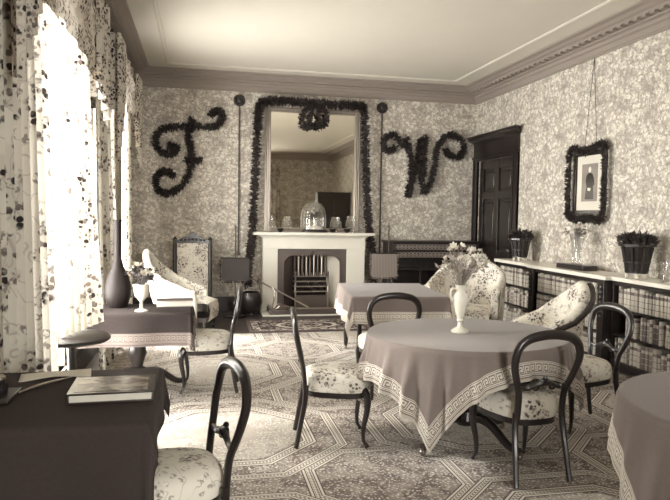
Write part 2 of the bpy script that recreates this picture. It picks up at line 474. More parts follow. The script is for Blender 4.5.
def bb_(side):
    def f(b):
        for h0, h1, t in ((0, .19, .025), (.19, .205, .018), (.205, .22, .010)):
            if side == 'back': b.box(XL, .93, YB-t, YB, h0, h1); b.box(2.56, XR, YB-t, YB, h0, h1)
            if side == 'left': b.box(XL, XL+t, YF, YB-.03, h0, h1)
            if side == 'right': b.box(XR-t, XR, YF, 8.36, h0, h1)
            if side == 'front': b.box(XL+.03, XR-.03, YF, YF+t, h0, h1)
    struct(part('baseboard_'+side, 'wood_dull', None, f, smooth=False))
for s_ in ('back', 'left', 'right', 'front'): bb_(s_)

# windows: sash frames with separate panes
def window(n, T, wd):
    """local: width along x (0..wd), outdoors +y, z up"""
    h0, h1 = WZ0, WZ1; mid = (h0+h1)/2
    def fr(b):
        for x0, x1, z0, z1 in ((0, .06, h0, h1), (wd-.06, wd, h0, h1), (.06, wd-.06, h0, h0+.07), (.06, wd-.06, h1-.06, h1), (.06, wd-.06, mid-.03, mid+.03)):
            b.box(x0, x1, .14, .20, z0, z1, T)
    o = struct(part('window_%d' % n, 'paint_white', None, fr, smooth=False))
    part('glazing_bar', 'paint_white', o, lambda b: (b.box(wd/2-.015, wd/2+.015, .15, .19, h0+.07, mid-.03, T), b.box(wd/2-.015, wd/2+.015, .15, .19, mid+.03, h1-.06, T)), smooth=False)
    part('window_sill', 'paint_white', o, lambda b: b.box(0, wd, -.03, .3, h0-.04, h0, T), smooth=False)
    for x0, x1 in ((.06, wd/2-.015), (wd/2+.015, wd-.06)):
        for z0, z1 in ((h0+.07, mid-.03), (mid+.03, h1-.06)):
            part('pane', 'pane', o, lambda b: b.box(x0, x1, .168, .172, z0, z1, T), smooth=False)
for i, (a, c) in enumerate(WINS): window(i+1, TR(XL, a, 0, rz=PI/2), c-a)
window(3, TR(FWIN[1], YF, 0, rz=PI), FWIN[1]-FWIN[0])

# the door in the right wall, with cased architrave and cornice
def door():
    def leaf(b): b.box(XR+.05, XR+.09, DY0, DY1, 0, DZ)
    o = struct(part('door_1', 'wood_dull', None, leaf, smooth=False))
    # stiles and rails stand proud, panels between
    ym = (DY0+DY1)/2
    ys = [(DY0, DY0+.13), (ym-.07, ym+.07), (DY1-.13, DY1)]
    for y0, y1 in ys: part('stile', 'wood', o, lambda b: b.box(XR+.015, XR+.05, y0, y1, 0, DZ), bevel=.006)
    for y0, y1 in ((DY0+.13, ym-.07), (ym+.07, DY1-.13)):
        for z0, z1 in ((0, .22), (.86, 1.0), (1.80, 1.92), (2.28, DZ)):
            part('rail', 'wood', o, lambda b: b.box(XR+.018, XR+.05, y0, y1, z0, z1), bevel=.006)
        for z0, z1 in ((.22, .86), (1.0, 1.80), (1.92, 2.28)):
            part('panel', 'wood', o, lambda b: b.box(XR+.03, XR+.055, y0+.05, y1-.05, z0+.05, z1-.05), bevel=.015)
    part('door_knob', 'brass', o, lambda b: b.lathe([(.0, 0), (.012, 0), (.012, .03), (.03, .045), (.032, .06), (.02, .075), (0, .078)], 14, TR(XR+.015, DY0+.065, 1.02, ry=-PI/2)))
    # casing
    def cas(b):
        for y0, y1 in ((DY0-.155, DY0), (DY1, DY1+.155)):
            b.box(XR-.03, XR, y0, y1, 0, DZ+.05); s = 1 if y0 < DY0 else -1
            b.box(XR-.045, XR, y0 if s == 1 else y1-.04, y0+.04 if s == 1 else y1, 0, DZ+.05)
            b.box(XR-.04, XR, (y1-.03) if s == 1 else y0, y1 if s == 1 else y0+.03, 0, DZ+.05)
        b.box(XR-.035, XR, DY0-.155, DY1+.155, DZ+.0, DZ+.30)
        b.box(XR-.06, XR, DY0-.165, DY1+.165, DZ+.04, DZ+.07)
    t = struct(part('trim_6', 'wood', None, cas, smooth=False))
    def cap(b):
        pr = [(0, .29), (.05, .29), (.06, .31), (.10, .325), (.13, .345), (.13, .375), (.15, .38), (.15, .40), (0, .40)]
        vs = []
        for p, z in pr:
            for e in (DY0-.155-p*.9, DY1+.155+p*.08): vs.append((XR-p, e, DZ+z))
        n = len(pr); b.add(vs, [(2*i, 2*i+1, 2*i+3, 2*i+2) for i in range(n-1)]+[tuple(range(0, 2*n, 2))[::-1], tuple(range(1, 2*n, 2))])
    part('door_cornice', 'wood', t, cap, smooth=False)
door()

# carpet and hearth rug
o = part('carpet', 'carpet', None, lambda b: b.box(-.95, 4.0, -1.4, 7.92, 0.0005, .010), smooth=False)
tag(o, 'large woven carpet patterned with banded eight-sided medallions covering the floor', 'carpet')
o = part('hearth_rug', 'hearth_rug', None, lambda b: b.box(-.80, .80, -.44, .44, 0, .012), smooth=False)
o.location = (1.42, 8.46, .0005); tag(o, 'dark bordered hearth rug lying before the fireplace', 'rug')

# ------------------------------------------------------------------ balloon-back chairs
def outline(n=40, s=1.0):
    """rounded seat plan, front toward +y"""
    pts = []
    for i in range(n):
        a = 2*PI*i/n; c, d = math.cos(a), math.sin(a)
        k = (abs(c)**3.2+abs(d)**3.2)**(-1/3.2)
        x, y = c*k, d*k
        wd = .195+.04*y
        pts.append((x*wd*s, (y*.205+(.02*(1-x*x) if y > 0 else 0))*s))
    return pts
def make_chair(label):
    t = thing('balloon_back_chair', label, 'chair', group='balloon-back chairs around the tables')
    b = MB(); vs = []; n = 40
    for s_, z in ((.97, .352), (1.03, .362), (1.06, .405), (1.03, .445), (.92, .470), (.72, .484), (.4, .49), (.08, .492)):
        vs += [(x, y, z) for x, y in outline(n, s_)]
    fs = [(j*n+i, j*n+(i+1) % n, (j+1)*n+(i+1) % n, (j+1)*n+i) for j in range(7) for i in range(n)]
    b.add(vs, fs+[tuple(range(n))[::-1], tuple(range(7*n, 8*n))]); b.build('seat', 'chintz_seat', t)
    b = MB(); o_ = outline(n, 1.0); i_ = outline(n, .86)
    vs = [(x, y, z) for z in (.322, .356) for x, y in o_]+[(x, y, z) for z in (.322, .356) for x, y in i_]
    fs = []
    for i in range(n):
        k = (i+1) % n; fs += [(i, k, n+k, n+i), (2*n+k, 2*n+i, 3*n+i, 3*n+k), (k, i, 2*n+i, 2*n+k), (n+i, n+k, 3*n+k, 3*n+i)]
    b.add(vs, fs); b.build('seat_rail', 'wood', t)
    half = [(.150, -.20, .36), (.146, -.205, .44), (.152, -.215, .52), (.178, -.232, .59), (.203, -.248, .665), (.208, -.262, .73), (.188, -.270, .79), (.14, -.275, .828), (.07, -.278, .845)]
    path = spline([(-x, y, z) for x, y, z in half]+[(0, -.279, .850)]+half[::-1], 5)
    b = MB(); b.tube(path, lambda u: .0175+.007*math.sin(PI*u)**3, 10, flat=(1.15, .9)); b.build('back_frame', 'wood', t)
    def rail(b):
        p = spline([(-.165, -.222, .555), (-.10, -.226, .545), (-.05, -.228, .562), (0, -.229, .575), (.05, -.228, .562), (.10, -.226, .545), (.165, -.222, .555)], 5)
        b.tube(p, lambda u: .013+.010*math.exp(-((u-.5)/.13)**2), 8)
        for s_ in (-1, 1):
            c = [(s_*(.055+.022*math.cos(a)*(1-a/16)), -.232, .548+.020*math.sin(a)*(1-a/16)) for a in [k*.5 for k in range(16)]]
            b.tube(c, .007, 6); b.ball((s_*.02, -.237, .585), .012)
            b.ball((s_*.105, -.235, .55), .013)
        b.ball((0, -.24, .60), .014)
    part('cross_rail', 'wood', t, rail)
    for s_ in (-1, 1):
        p = spline([(s_*.152, -.195, .40), (s_*.158, -.20, .30), (s_*.166, -.225, .16), (s_*.173, -.245, .045), (s_*.176, -.255, 0)], 5)
        part('leg', 'wood', t, lambda b: b.tube(p, lambda u: .019-.004*u, 8))
        p2 = spline([(s_*.172, .165, .385), (s_*.190, .195, .33), (s_*.192, .196, .25), (s_*.176, .178, .13), (s_*.172, .178, .05), (s_*.182, .196, .018), (s_*.186, .203, .0)], 5)
        rr = [.024, .027, .026, .0245, .0225, .0205, .0185, .0165, .015, .0135, .0125, .012, .012, .013, .0145, .016]
        part('leg', 'wood', t, lambda b: b.tube(p2, lambda u: rr[min(int(u*15.99), 15)], 8))
    return t
chair0 = make_chair('chintz-seated chair seen from the side, left of the large round table')
def chair_at(x, y, heading, label=None):
    o = chair0 if label is None else dup(chair0, label=label)
    o.location = (x, y, .0165); o.rotation_euler = (0, 0, R(heading-90)); return o
chair_at(.875, 4.07, -7)
chair_at(1.855, 3.40, 96, 'chintz-seated chair with its open back to the viewer at the round table')
chair_at(2.69, 4.08, 184, 'chintz-seated chair between the round table and the bookcase books')
chair_at(1.545, 5.13, 88, 'dark hooped chair back rising behind the far rim of the round table')
chair_at(-.125, 2.60, 193, 'chair cut by the bottom edge, drawn up to the desk with the album')
chair_at(.06, 5.45, 176, 'chintz-seated chair drawn up to the side table with the flower glass')

# ------------------------------------------------------------------ covers
def rot2(x, y, a): return x*math.cos(a)-y*math.sin(a), x*math.sin(a)+y*math.cos(a)
def round_cover(parent_name, label, mat, cx, cy, rx, ry, ang, ext, z, seed=0, folds=9, nn=96, flare=.16, amp=.07):
    """rectangular cloth over a round table. ext=(u-,u+,v-,v+) distances of the hems from the table centre, cloth turned by ang"""
    um, up, vm, vp = ext; b = MB(); uvs = []; rnd = random.Random(seed); ph = [rnd.uniform(0, 6.28) for _ in range(4)]
    mm = nn
    for j in range(mm+1):
        for i in range(nn+1):
            # concentrate on the rim/hems
            u = -um+(um+up)*i/nn; v = -vm+(vm+vp)*j/mm
            x, y = rot2(u, v, ang); r = math.hypot(x, y); th = math.atan2(y, x)
            Rr = 1/math.sqrt((math.cos(th)/rx)**2+(math.sin(th)/ry)**2)
            if r <= Rr: px, py, pz = x, y, z
            else:
                d = r-Rr; q = min(d/.03, 1)
                fold = math.sin(folds*th+ph[0]+1.5*math.sin(3*th))*(.7+.3*math.sin(5*th+ph[2]))+.3*math.sin((folds*2-3)*th+ph[1])
                rad = Rr+.012*q+max(0, d-.02)*flare+amp*(.55+.45*fold)*min(1, d/.22)**1.3*(.35+.65*min(1, d/.4))
                px, py = rad*math.cos(th), rad*math.sin(th)
                pz = z-max(0, d-.006)*math.sqrt(max(.2, 1-flare**2)) - (.006*q*0)
            b.v.append((cx+px, cy+py, pz))
            e = [(u+um, v), (up-u, v), (v+vm, u), (vp-v, u)]; dd, al = min(e, key=lambda k: k[0])
            uvs.append((al+5, dd))
    W = nn+1
    b.f = [(j*W+i, j*W+i+1, (j+1)*W+i+1, (j+1)*W+i) for j in range(mm) for i in range(nn)]
    b.uv = uvs
    o = b.build(parent_name, mat, None, ang=80)
    return tag(o, label, 'tablecloth')
def rect_cover(name, label, mat, cx, cy, hx, hy, ang, drops, z, seed=0, wob=.012, nn=80, flare=.10):
    """cloth over a rectangular table; drops=(x-,x+,y-,y+)"""
    b = MB(); uvs = []; rnd = random.Random(seed); ph = rnd.uniform(0, 6)
    a0, a1, b0, b1 = -hx-drops[0], hx+drops[1], -hy-drops[2], hy+drops[3]
    for j in range(nn+1):
        for i in range(nn+1):
            u = a0+(a1-a0)*i/nn; v = b0+(b1-b0)*j/nn
            x = max(-hx, min(hx, u)); y = max(-hy, min(hy, v)); dx, dy = u-x, v-y; d = math.hypot(dx, dy)
            if d > 0:
                ox, oy = dx/d, dy/d
                k = .012*min(1, d/.02)+d*flare*(1.6 if dx and dy else 1)+wob*min(1, d/.2)*math.sin(14*(x+y)*1.0+ph+ (3*math.atan2(dy, dx)))
                x += ox*k; y += oy*k
            pz = z-max(0, d-.006)*.985
            X, Y = rot2(x, y, ang); b.v.append((cx+X, cy+Y, pz))
            e = [(u-a0, v), (a1-u, v), (v-b0, u), (b1-v, u)]; dd, al = min(e, key=lambda k: k[0]); uvs.append((al+5, dd))
    W = nn+1; b.f = [(j*W+i, j*W+i+1, (j+1)*W+i+1, (j+1)*W+i) for j in range(nn) for i in range(nn)]; b.uv = uvs
    return tag(b.build(name, mat, None, ang=80), label, 'tablecloth')
def pedestal_table(label, cx, cy, rx, ry, z, feet=3, spread=.42, rect=False, rz=0.0, foot_z=.0115):
    t = thing('pedestal_table', label, 'table', (cx, cy, foot_z), rz)
    z -= foot_z
    if rect: part('table_top', 'wood', t, lambda b: b.box(-rx, rx, -ry, ry, z-.03, z-.003), bevel=.006)
    else: part('table_top', 'wood', t, lambda b: b.prism([(rx*math.cos(a), ry*math.sin(a)) for a in [2*PI*k/48 for k in range(48)]], z-.03, z-.003))
    part('column', 'wood', t, lambda b: b.lathe([(.10, z-.03), (.10, z-.05), (.05, z-.08), (.04, z-.2), (.06, z-.28), (.075, z-.36), (.05, z-.44), (.045, .24), (.08, .22), (.09, .16), (.06, .12), (0, .11)], 20))
    for k in range(feet):
        a = 2*PI*k/feet+.5
        f = part('foot', 'wood', t, lambda b: b.tube(spline([(.05*math.cos(a), .05*math.sin(a), .18), (spread*.45*math.cos(a), spread*.45*math.sin(a), .17), (spread*.8*math.cos(a), spread*.8*math.sin(a), .07), (spread*math.cos(a), spread*math.sin(a), .055)], 5), lambda u: .034-.012*u, 8))
        part('castor', 'brass', f, lambda b: (b.ball((spread*math.cos(a), spread*math.sin(a), .0225), .0225, 10)))
    return t
ZR = .742
pedestal_table('large round pedestal table under a dark Greek-key bordered cloth', 1.73, 3.88, .655, .585, ZR-.002, 4, .42)
a1 = R(281)
# cloth frame: u axis along 281deg (front), v axis along 11deg (right)
round_cover('tablecloth', 'dark felt cloth with pale Greek-key border draped over the large round table', 'cover_main', 1.73, 3.88, .660, .595, a1, (.86, .765, .925, .84), ZR, 3, 27, nn=180, flare=.06, amp=.075)
# side table by the left wall
t = pedestal_table('small pedestal table carrying the flower glass near the left windows', -.50, 5.34, .42, .27, .718, 4, .42, True)
rect_cover('tablecloth', 'dark cloth with grey patterned border on the side table with flower glass', 'cover_small', -.50, 5.34, .425, .275, 0, (.22, .21, .26, .26), .72, 5)
# desk in the front left
t = thing('writing_table', 'covered writing table in the bottom left holding the album', 'table', (-.56, 2.78, .0115))
part('table_top', 'wood', t, lambda b: b.box(-.36, .36, -.40, .40, .70, .7265), bevel=.005)
for sx in (-1, 1):
    for sy in (-1, 1):
        part('leg', 'wood', t, lambda b: b.lathe([(.018, 0), (.022, .05), (.03, .3), (.022, .5), (.03, .6), (.03, .70)], 12, TR(sx*.15, sy*.33)))
rect_cover('tablecloth', 'plain dark cloth falling over the writing table in the bottom left', 'cover_desk', -.56, 2.78, .37, .41, 0, (.2, .17, .5, .22), .74, 8, .01)
# corner of a table at the bottom right
pedestal_table('round table cut off by the bottom right corner', 2.36, 2.12, .62, .62, .738, 3, .4)
round_cover('tablecloth', 'dark bordered cloth on the table cut off at the bottom right', 'cover_back', 2.36, 2.12, .63, .63, R(140), (.86, .86, .86, .86), .74, 12, 20, flare=.06, amp=.035)
# table in the middle distance
t = thing('tea_table', 'square-cornered table behind the hooped chair, before the hearth rug', 'table', (1.93, 6.33, .0115), R(-6))
part('table_top', 'wood', t, lambda b: b.box(-.45, .45, -.60, .60, .69, .7265), bevel=.005)
for sx in (-1, 1):
    for sy in (-1, 1):
        l = part('leg', 'wood', t, lambda b: b.lathe([(.016, .03), (.024, .06), (.03, .2), (.02, .45), (.034, .55), (.034, .69)], 12, TR(sx*.38, sy*.52)))
        part('castor', 'brass', l, lambda b: b.ball((sx*.38, sy*.52, .018), .018, 8))
rect_cover('tablecloth', 'grey cloth with pale border on the table in the middle of the room', 'cover_back', 1.93, 6.33, .46, .61, R(-6), (.30, .26, .26, .26), .74, 14, .015)
# little round table under the window curtain
t = thing('tripod_table', 'small dark round table beneath the drawn window curtain', 'table', (-.80, 4.26, .0115))
part('table_top', 'wood_dull', t, lambda b: b.lathe([(0, .665), (.22, .665), (.235, .675), (.235, .692), (.22, .70), (0, .70)], 40))
part('column', 'wood', t, lambda b: b.lathe([(.06, .665), (.03, .62), (.025, .45), (.045, .35), (.03, .25), (.05, .2), (.05, .14), (0, .13)], 16))
for k in range(3):
    a = 2*PI*k/3+.3
    part('foot', 'wood', t, lambda b: b.tube(spline([(.03*math.cos(a), .03*math.sin(a), .18), (.14*math.cos(a), .14*math.sin(a), .15), (.17*math.cos(a), .17*math.sin(a), .03), (.20*math.cos(a), .20*math.sin(a), .016)], 4), lambda u: .022-.006*u, 8))

# ------------------------------------------------------------------ curtains and valances
def curtain(label, top, bot, z0, z1, folds, amp=.035, bulge=0.0, tie=None, nu=90, nv=36):
    """top/bot = ((x,y),(x,y)) end points of the upper and lower edges"""
    def fn(u, v):
        (ax, ay), (bx, by) = top; (cx, cy), (dx, dy) = bot
        w_ = v**1.3
        x = (ax+(bx-ax)*u)*(1-w_)+(cx+(dx-cx)*u)*w_; y = (ay+(by-ay)*u)*(1-w_)+(cy+(dy-cy)*u)*w_
        s_ = math.sin(2*PI*folds*u+.6*math.sin(5*u)+.5*v)
        x += amp*(.6+.6*v)*s_+bulge*math.sin(PI*v)*math.sin(PI*u)
        y += amp*.5*math.cos(2*PI*folds*u+1.3*v)
        z = z1+(z0-z1)*v+.01*s_*v
        return (x, y, z)
    b = MB(); b.grid(nu, nv, fn)
    o = b.build('curtain', 'chintz_curtain', None, ang=80)
    return tag(o, label, 'curtain', 'chintz curtains at the left windows')
CX = -.93
curtain('floral chintz curtain at the left edge, near side of the middle window', ((CX, 3.22), (CX+.02, 4.10)), ((CX+.0, 3.25), (CX+.11, 4.0)), .03, 3.18, 7)
curtain('pale floral curtain spread over the little round table', ((CX, 4.62), (CX, 5.65)), ((-.83, 4.12), (-.68, 4.72)), .725, 3.18, 7, .03)
curtain('floral curtain on the near side of the far window', ((CX, 6.1), (CX, 7.1)), ((CX+.05, 6.0), (CX+.08, 7.2)), .03, 3.18, 5)
curtain('bright floral curtain beside the back wall at the far window', ((CX, 8.15), (CX, 8.95)), ((CX, 8.25), (CX, 9.0)), .03, 3.18, 5)
def valance(label, y0, y1, z_mid, z_near, z_far, xf=-.80):
    t = thing('window_valance', label, 'valance', (0, 0, 0), group='swagged chintz valances')
    t.location = (XL, y0, 3.2)
    T = TR(-XL, -y0, -3.2)
    part('pelmet_board', 'wood_dull', t, lambda b: b.box(XL+.005, xf, y0, y1, 3.26, 3.29, T), smooth=False)
    def swag(b):
        def fn(u, v):
            y = y0+.02+(y1-y0-.04)*u; s_ = abs(2*u-1)
            zb = z_mid-.30*max(0, s_-.35)**1.2
            z = 3.26+(zb-3.26)*v
            return (xf+.012*math.sin(40*u+5*v)+.04*math.sin(PI*v)+.018*math.sin(14*v+3*u), y, z)
        b.grid(70, 14, fn, T=T)
    part('swag', 'chintz_valance', t, swag, ang=80)
    for (ya, yb, zi, zo, nm) in ((y0, y0+.52, z_mid, z_near, 0), (y1-.62, y1, z_mid-.05, z_far, 1)):
        def tail(b):
            def fn(u, v):
                k = u if nm else 1-u
                st = math.floor(k*5)/5*.5+k*.5
                zb = zi+(zo-zi)*st
                return (xf+.035+.035*math.sin(2*PI*5*u), ya+(yb-ya)*u, 3.262+(zb-3.262)*v)
            b.grid(60, 10, fn, T=T)
        part('tail', 'chintz_valance', t, tail, ang=80)
    # return panels to the wall and a fringe
    for yy in (y0+.01, y1-.01):
        part('return_panel', 'chintz_valance', t, lambda b: b.grid(6, 4, lambda u, v: (XL+.01+(xf-XL)*u, yy+.008*math.sin(14*u), 3.26-.75*v), T=T), ang=80)
valance('deep dark swagged valance of the middle window at the top left', 3.10, 5.95, 2.66, 2.0, 2.25, -.84)
valance('swagged valance of the far window next to the back wall', 6.62, 9.05, 2.72, 1.9, 2.0, -.84)
# front window dressing (seen in the mirror)
o = MB().grid(50, 12, lambda u, v: (.8+1.7*u, YF+.14+.03*math.sin(40*u), 3.2-(.35+.55*abs(2*u-1)**1.5)*v)).build('window_valance', 'chintz_valance', None, ang=80)
tag(o, 'valance over the window reflected in the mirror', 'valance')
for k, (x0, x1) in enumerate(((.75, 1.12), (1.98, 2.62))):
    o = MB().grid(50, 12, lambda u, v: (x0+(x1-x0)*u, YF+.10+.03*math.sin(26*u), 3.2-3.15*v)).build('curtain', 'chintz_curtain', None, ang=80)
    tag(o, ('left' if k == 0 else 'right')+' curtain of the window reflected in the mirror', 'curtain')

# ------------------------------------------------------------------ fireplace
FX0, FX1, OX0, OX1, OZ = .94, 2.56, 1.17, 2.27, .975
def fireplace():
    t = thing('fireplace', 'white marble fireplace with an arched iron register grate', 'fireplace', (1.74, YB, 0))
    T = TR(-1.74, -YB, 0); y1 = YB; y0 = YB-.17
    part('jamb', 'marble', t, lambda b: (b.box(FX0, OX0, y0, y1, 0, 1.0, T), b.box(FX0-.015, OX0, y0-.015, y1, 0, .12, T)), bevel=.004)
    part('jamb', 'marble', t, lambda b: (b.box(OX1, FX1, y0, y1, 0, 1.0, T), b.box(OX1, FX1+.015, y0-.015, y1, 0, .12, T)), bevel=.004)
    part('frieze', 'marble', t, lambda b: (b.box(FX0-.005, FX1+.005, y0-.006, y1, OZ, 1.155, T),), bevel=.004)
    part('bed_mould', 'marble', t, lambda b: (b.box(FX0-.03, FX1+.03, y0-.03, y1, 1.155, 1.175, T), b.box(FX0-.055, FX1+.055, y0-.06, y1, 1.175, 1.19, T)), bevel=.005)
    part('mantel_shelf', 'marble', t, lambda b: b.box(.785, 2.69, YB-.30, y1, 1.19, 1.235, T), bevel=.008)
    part('hearth_slab', 'marble', t, lambda b: b.box(.90, 2.60, YB-.66, y0-.02, .0, .022, T), bevel=.004)
    # iron register: plate with an ogee-arched opening
    yp = y0+.05
    arch = [(1.27, .03), (1.27, .70), (1.29, .80), (1.36, .865), (1.46, .875), (1.60, .865), (1.68, .88), (1.72, .915), (1.76, .88), (1.84, .865), (1.98, .875), (2.08, .865), (2.15, .80), (2.17, .70), (2.17, .03)]
    def plate(b):
        out = [(OX0, 0), (OX0, OZ), (OX1, OZ), (OX1, 0)]
        a = [Vector((p[0], 0, p[1])) for p in arch]; sp = [(p.x, p.z) for p in spline(a, 4)]
        n = len(sp); half = n//2
        vs = [(x, yp, z) for x, z in sp]; k = len(vs)
        ov = []
        for i, (x, z) in enumerate(sp):
            u = i/(n-1)
            if u < .33: o_ = (OX0, min(OZ, z if z < .7 else OZ))
            elif u > .67: o_ = (OX1, min(OZ, z if z < .7 else OZ))
            else: o_ = (x, OZ)
            ov.append((o_[0], yp, o_[1]))
        b.add(vs+ov, [(i, i+1, k+i+1, k+i) for i in range(n-1)], T)
        b.tube([(x, yp-.006, z) for x, z in sp], .012, 8, T=T)
    pl = part('register_plate', 'iron', t, plate, smooth=False)
    part('crest_ornament', 'iron', pl, lambda b: (b.ball((1.72, yp-.02, .905), .028, 8, 1, .6, 1.3, T), *[b.ball((1.72+s_*k*.05, yp-.015, .885-.006*k), .02-.002*k, 8, 1.3, .6, 1, T) for s_ in (-1, 1) for k in (1, 2, 3)]))
    # splayed cheeks and back
    yb = YB+.10
    part('cheek', 'iron', t, lambda b: b.add([(1.27, yp, 0), (1.45, yb, 0), (1.45, yb, .9), (1.27, yp, .9)], [(0, 1, 2, 3)], T), smooth=False)
    part('cheek', 'cheek_reflection', t, lambda b: b.add([(2.17, yp, 0), (1.99, yb, 0), (1.99, yb, .9), (2.17, yp, .9)], [(3, 2, 1, 0)], T), smooth=False)  # right cheek: white reflection painted in as base colour, left one plain iron
    part('fireback', 'soot', t, lambda b: (b.box(1.43, 2.01, yb, yb+.02, 0, .92, T), b.add([(1.2, yp, .92), (2.24, yp, .92), (2.01, yb, .90), (1.43, yb, .90)], [(0, 1, 2, 3)], T), b.add([(1.2, yp, .002), (2.24, yp, .002), (2.01, yb, .002), (1.43, yb, .002)], [(3, 2, 1, 0)], T)), smooth=False)
    for k in range(9):
        xx = 1.475+.0625*k
        part('fireback_reed', 'steel' if k % 2 else 'iron', t, lambda b: b.tube([(xx, yb-.02, .52), (xx, yb-.02, .87)], .02, 8, T=T))
    # basket of bars
    yg = YB-.10
    for z in (.30, .38, .46, .54):
        part('grate_bar', 'steel', t, lambda b: b.tube([(1.44, yg+.06, z), (1.46, yg, z), (1.98, yg, z), (2.0, yg+.06, z)], .011, 8, T=T))
    for xx in (1.46, 1.98):
        part('grate_post', 'steel', t, lambda b: b.lathe([(.014, .02), (.014, .25), (.022, .28), (.014, .31), (.014, .57), (.024, .60), (.0, .63)], 10, T @ TR(xx, yg, 0)))
    for k in range(7):
        xx = 1.52+.065*k
        part('grate_finial', 'steel', t, lambda b: b.tube([(xx, yg, .54), (xx, yg, .60)], .008, 6, T=T))
    part('ash_guard', 'iron', t, lambda b: b.box(1.45, 1.99, yg+.005, yg+.03, .03, .24, T), bevel=.004)
    coal = MB(); rr = random.Random(3)
    for k in range(26): coal.ball((1.5+.44*rr.random(), YB-.06+.10*rr.random(), .31+.14*rr.random()), .035+.015*rr.random(), 6, T=T)
    coal.build('coal_bed', 'soot', t, smooth=False)['kind'] = 'stuff'
fireplace()
# niche behind the grate would cut the wall: open the wall there
wb = bpy.data.objects['wall_back']
bm_ = MB()
for x0, x1, z0, z1 in ((XL-TH, 1.17, 0, ZT), (2.27, XR+TH, 0, ZT), (1.17, 2.27, .93, ZT)): bm_.box(x0, x1, YB, YB+TH, z0, z1)
me = bpy.data.meshes.new('wall_back'); me.from_pydata(bm_.v, [], bm_.f); me.materials.append(M['wallpaper']); wb.data = me
# fender
t = thing('fender', 'low metal hearth fender with claw ends before the grate', 'fender', (1.74, YB-.62, .0225))
part('kerb', 'iron', t, lambda b: (b.box(-.74, .74, -.03, .03, .0, .07), b.box(-.74, -.68, .03, .40, 0, .07), b.box(.68, .74, .03, .40, 0, .07)), bevel=.008)
part('top_rail', 'steel', t, lambda b: b.tube([(-.71, .40, .085), (-.71, 0, .085), (.71, 0, .085), (.71, .40, .085)], .016, 8))
for s_ in (-1, 1):
    part('claw_ornament', 'brass', t, lambda b: [b.tube(spline([(s_*.66, -.01, .08), (s_*(.60-.06*k), -.03, .16-.02*k), (s_*(.50-.08*k), -.03, .12-.02*k), (s_*(.47-.09*k), -.02, .07)], 4), .013, 6) for k in range(3)])
# fire iron leaning on the fender, coal box
t = thing('fire_tongs', 'long steel fire tongs leaning across the left hearth', 'fire iron', (.93, YB-.45, .0))
part('shaft', 'steel', t, lambda b: b.tube([(-.06, .10, .50), (.66, -.17, .125)], .012, 8))
part('handle', 'brass', t, lambda b: b.ball((-.06, .10, .50), .035, 10))
part('tongs_jaw', 'steel', t, lambda b: b.tube(spline([(.14, .025, .40), (.17, -.0, .30), (.13, .0, .1), (.12, .0, .024)], 4), .012, 8))
t = thing('coal_scuttle', 'dark round coal scuttle beside the left fireplace jamb', 'scuttle', (.74, YB-.42, .001))
part('bucket', 'wood', t, lambda b: b.lathe([(.0, 0), (.10, 0), (.10, .03), (.13, .06), (.165, .18), (.16, .28), (.13, .34), (.12, .335), (.15, .27), (.15, .18), (0, .08)], 20))
part('bail_handle', 'brass', t, lambda b: b.tube([(.155*math.cos(a), 0, .28+.26*math.sin(a)) for a in [PI*k/12 for k in range(13)]], .008, 6))

# ------------------------------------------------------------------ mirror over the mantel
MX0, MX1, MZ0, MZ1 = .965, 2.49, 1.24, 3.165
t = thing('overmantel_mirror', 'tall gilt-framed mirror standing on the marble mantel shelf', 'mirror', ((MX0+MX1)/2, YB-.002, MZ0))
T = TR(-(MX0+MX1)/2, -YB, -MZ0)
part('glass', 'mirror', t, lambda b: b.box(MX0+.07, MX1-.07, YB-.022, YB-.02, MZ0+.05, MZ1-.06, T), smooth=False)
fwd = .095
for x0, x1, z0, z1 in ((MX0, MX0+fwd, MZ0, MZ1), (MX1-fwd, MX1, MZ0, MZ1), (MX0+fwd, MX1-fwd, MZ1-fwd*.8, MZ1), (MX0+fwd, MX1-fwd, MZ0, MZ0+.06)):
    def side(b):
        b.box(x0, x1, YB-.045, YB, z0, z1, T)
        if z1-z0 > x1-x0:
            for xx in (x0+.02, (x0+x1)/2, x1-.02): b.tube([(xx, YB-.048, z0+.01), (xx, YB-.048, z1-.01)], .013, 8, T=T)
        else:
            for zz in (z0+.018, z1-.02): b.tube([(x0, YB-.048, zz), (x1, YB-.048, zz)], .012, 8, T=T)
    part('frame_member', 'gilt', t, side)

# ------------------------------------------------------------------ evergreen garlands
def garland(name, label, cat, paths, r=.07, dens=230, L=.065, seed=1, normal=None, solid_core=True):
    """paths: lists of 3D points. leaves bristle round each path"""
    st = random.getstate(); random.seed(seed); b = MB()
    for P in paths:
        sp = spline(P, 10)
        if solid_core: b.tube(sp, r*.42, 7)
        ln = sum((sp[i+1]-sp[i]).length for i in range(len(sp)-1))
        for k in range(int(ln*dens*2.2)):
            q = random.random()*(len(sp)-1); i = min(int(q), len(sp)-2); p = sp[i].lerp(sp[i+1], q-i); tg = (sp[i+1]-sp[i]).normalized()
            d = Vector((random.gauss(0, 1), random.gauss(0, 1), random.gauss(0, 1))); d = (d-tg*d.dot(tg)*.5).normalized()
            if normal is not None and d.dot(normal) < -.2: d = d-2*normal*d.dot(normal)
            b.leaf(p+d*r*.3, d, L*random.uniform(.7, 1.3), L*.22)
    random.setstate(st)
    o = b.build(name, 'evergreen', None, smooth=False)
    return tag(o, label, cat)
yw = YB-.035
def wp(px, pz, y=yw): return (px, y, pz)
from_px_T = lambda zx, zy: ((zx/3.127+120), (zy/3.127+80))
Rm = (r2, d2, fw)
def on_back(px, py, Y):
    """a pixel of the photograph carried to the wall plane at depth Y"""
    d = r2*((px-335)/F_PX)+d2*((py-250)/F_PX)+fw
    k = Y/d.y; return (d.x*k, Y, 1.5+d.z*k)
NB = Vector((0, -1, 0))
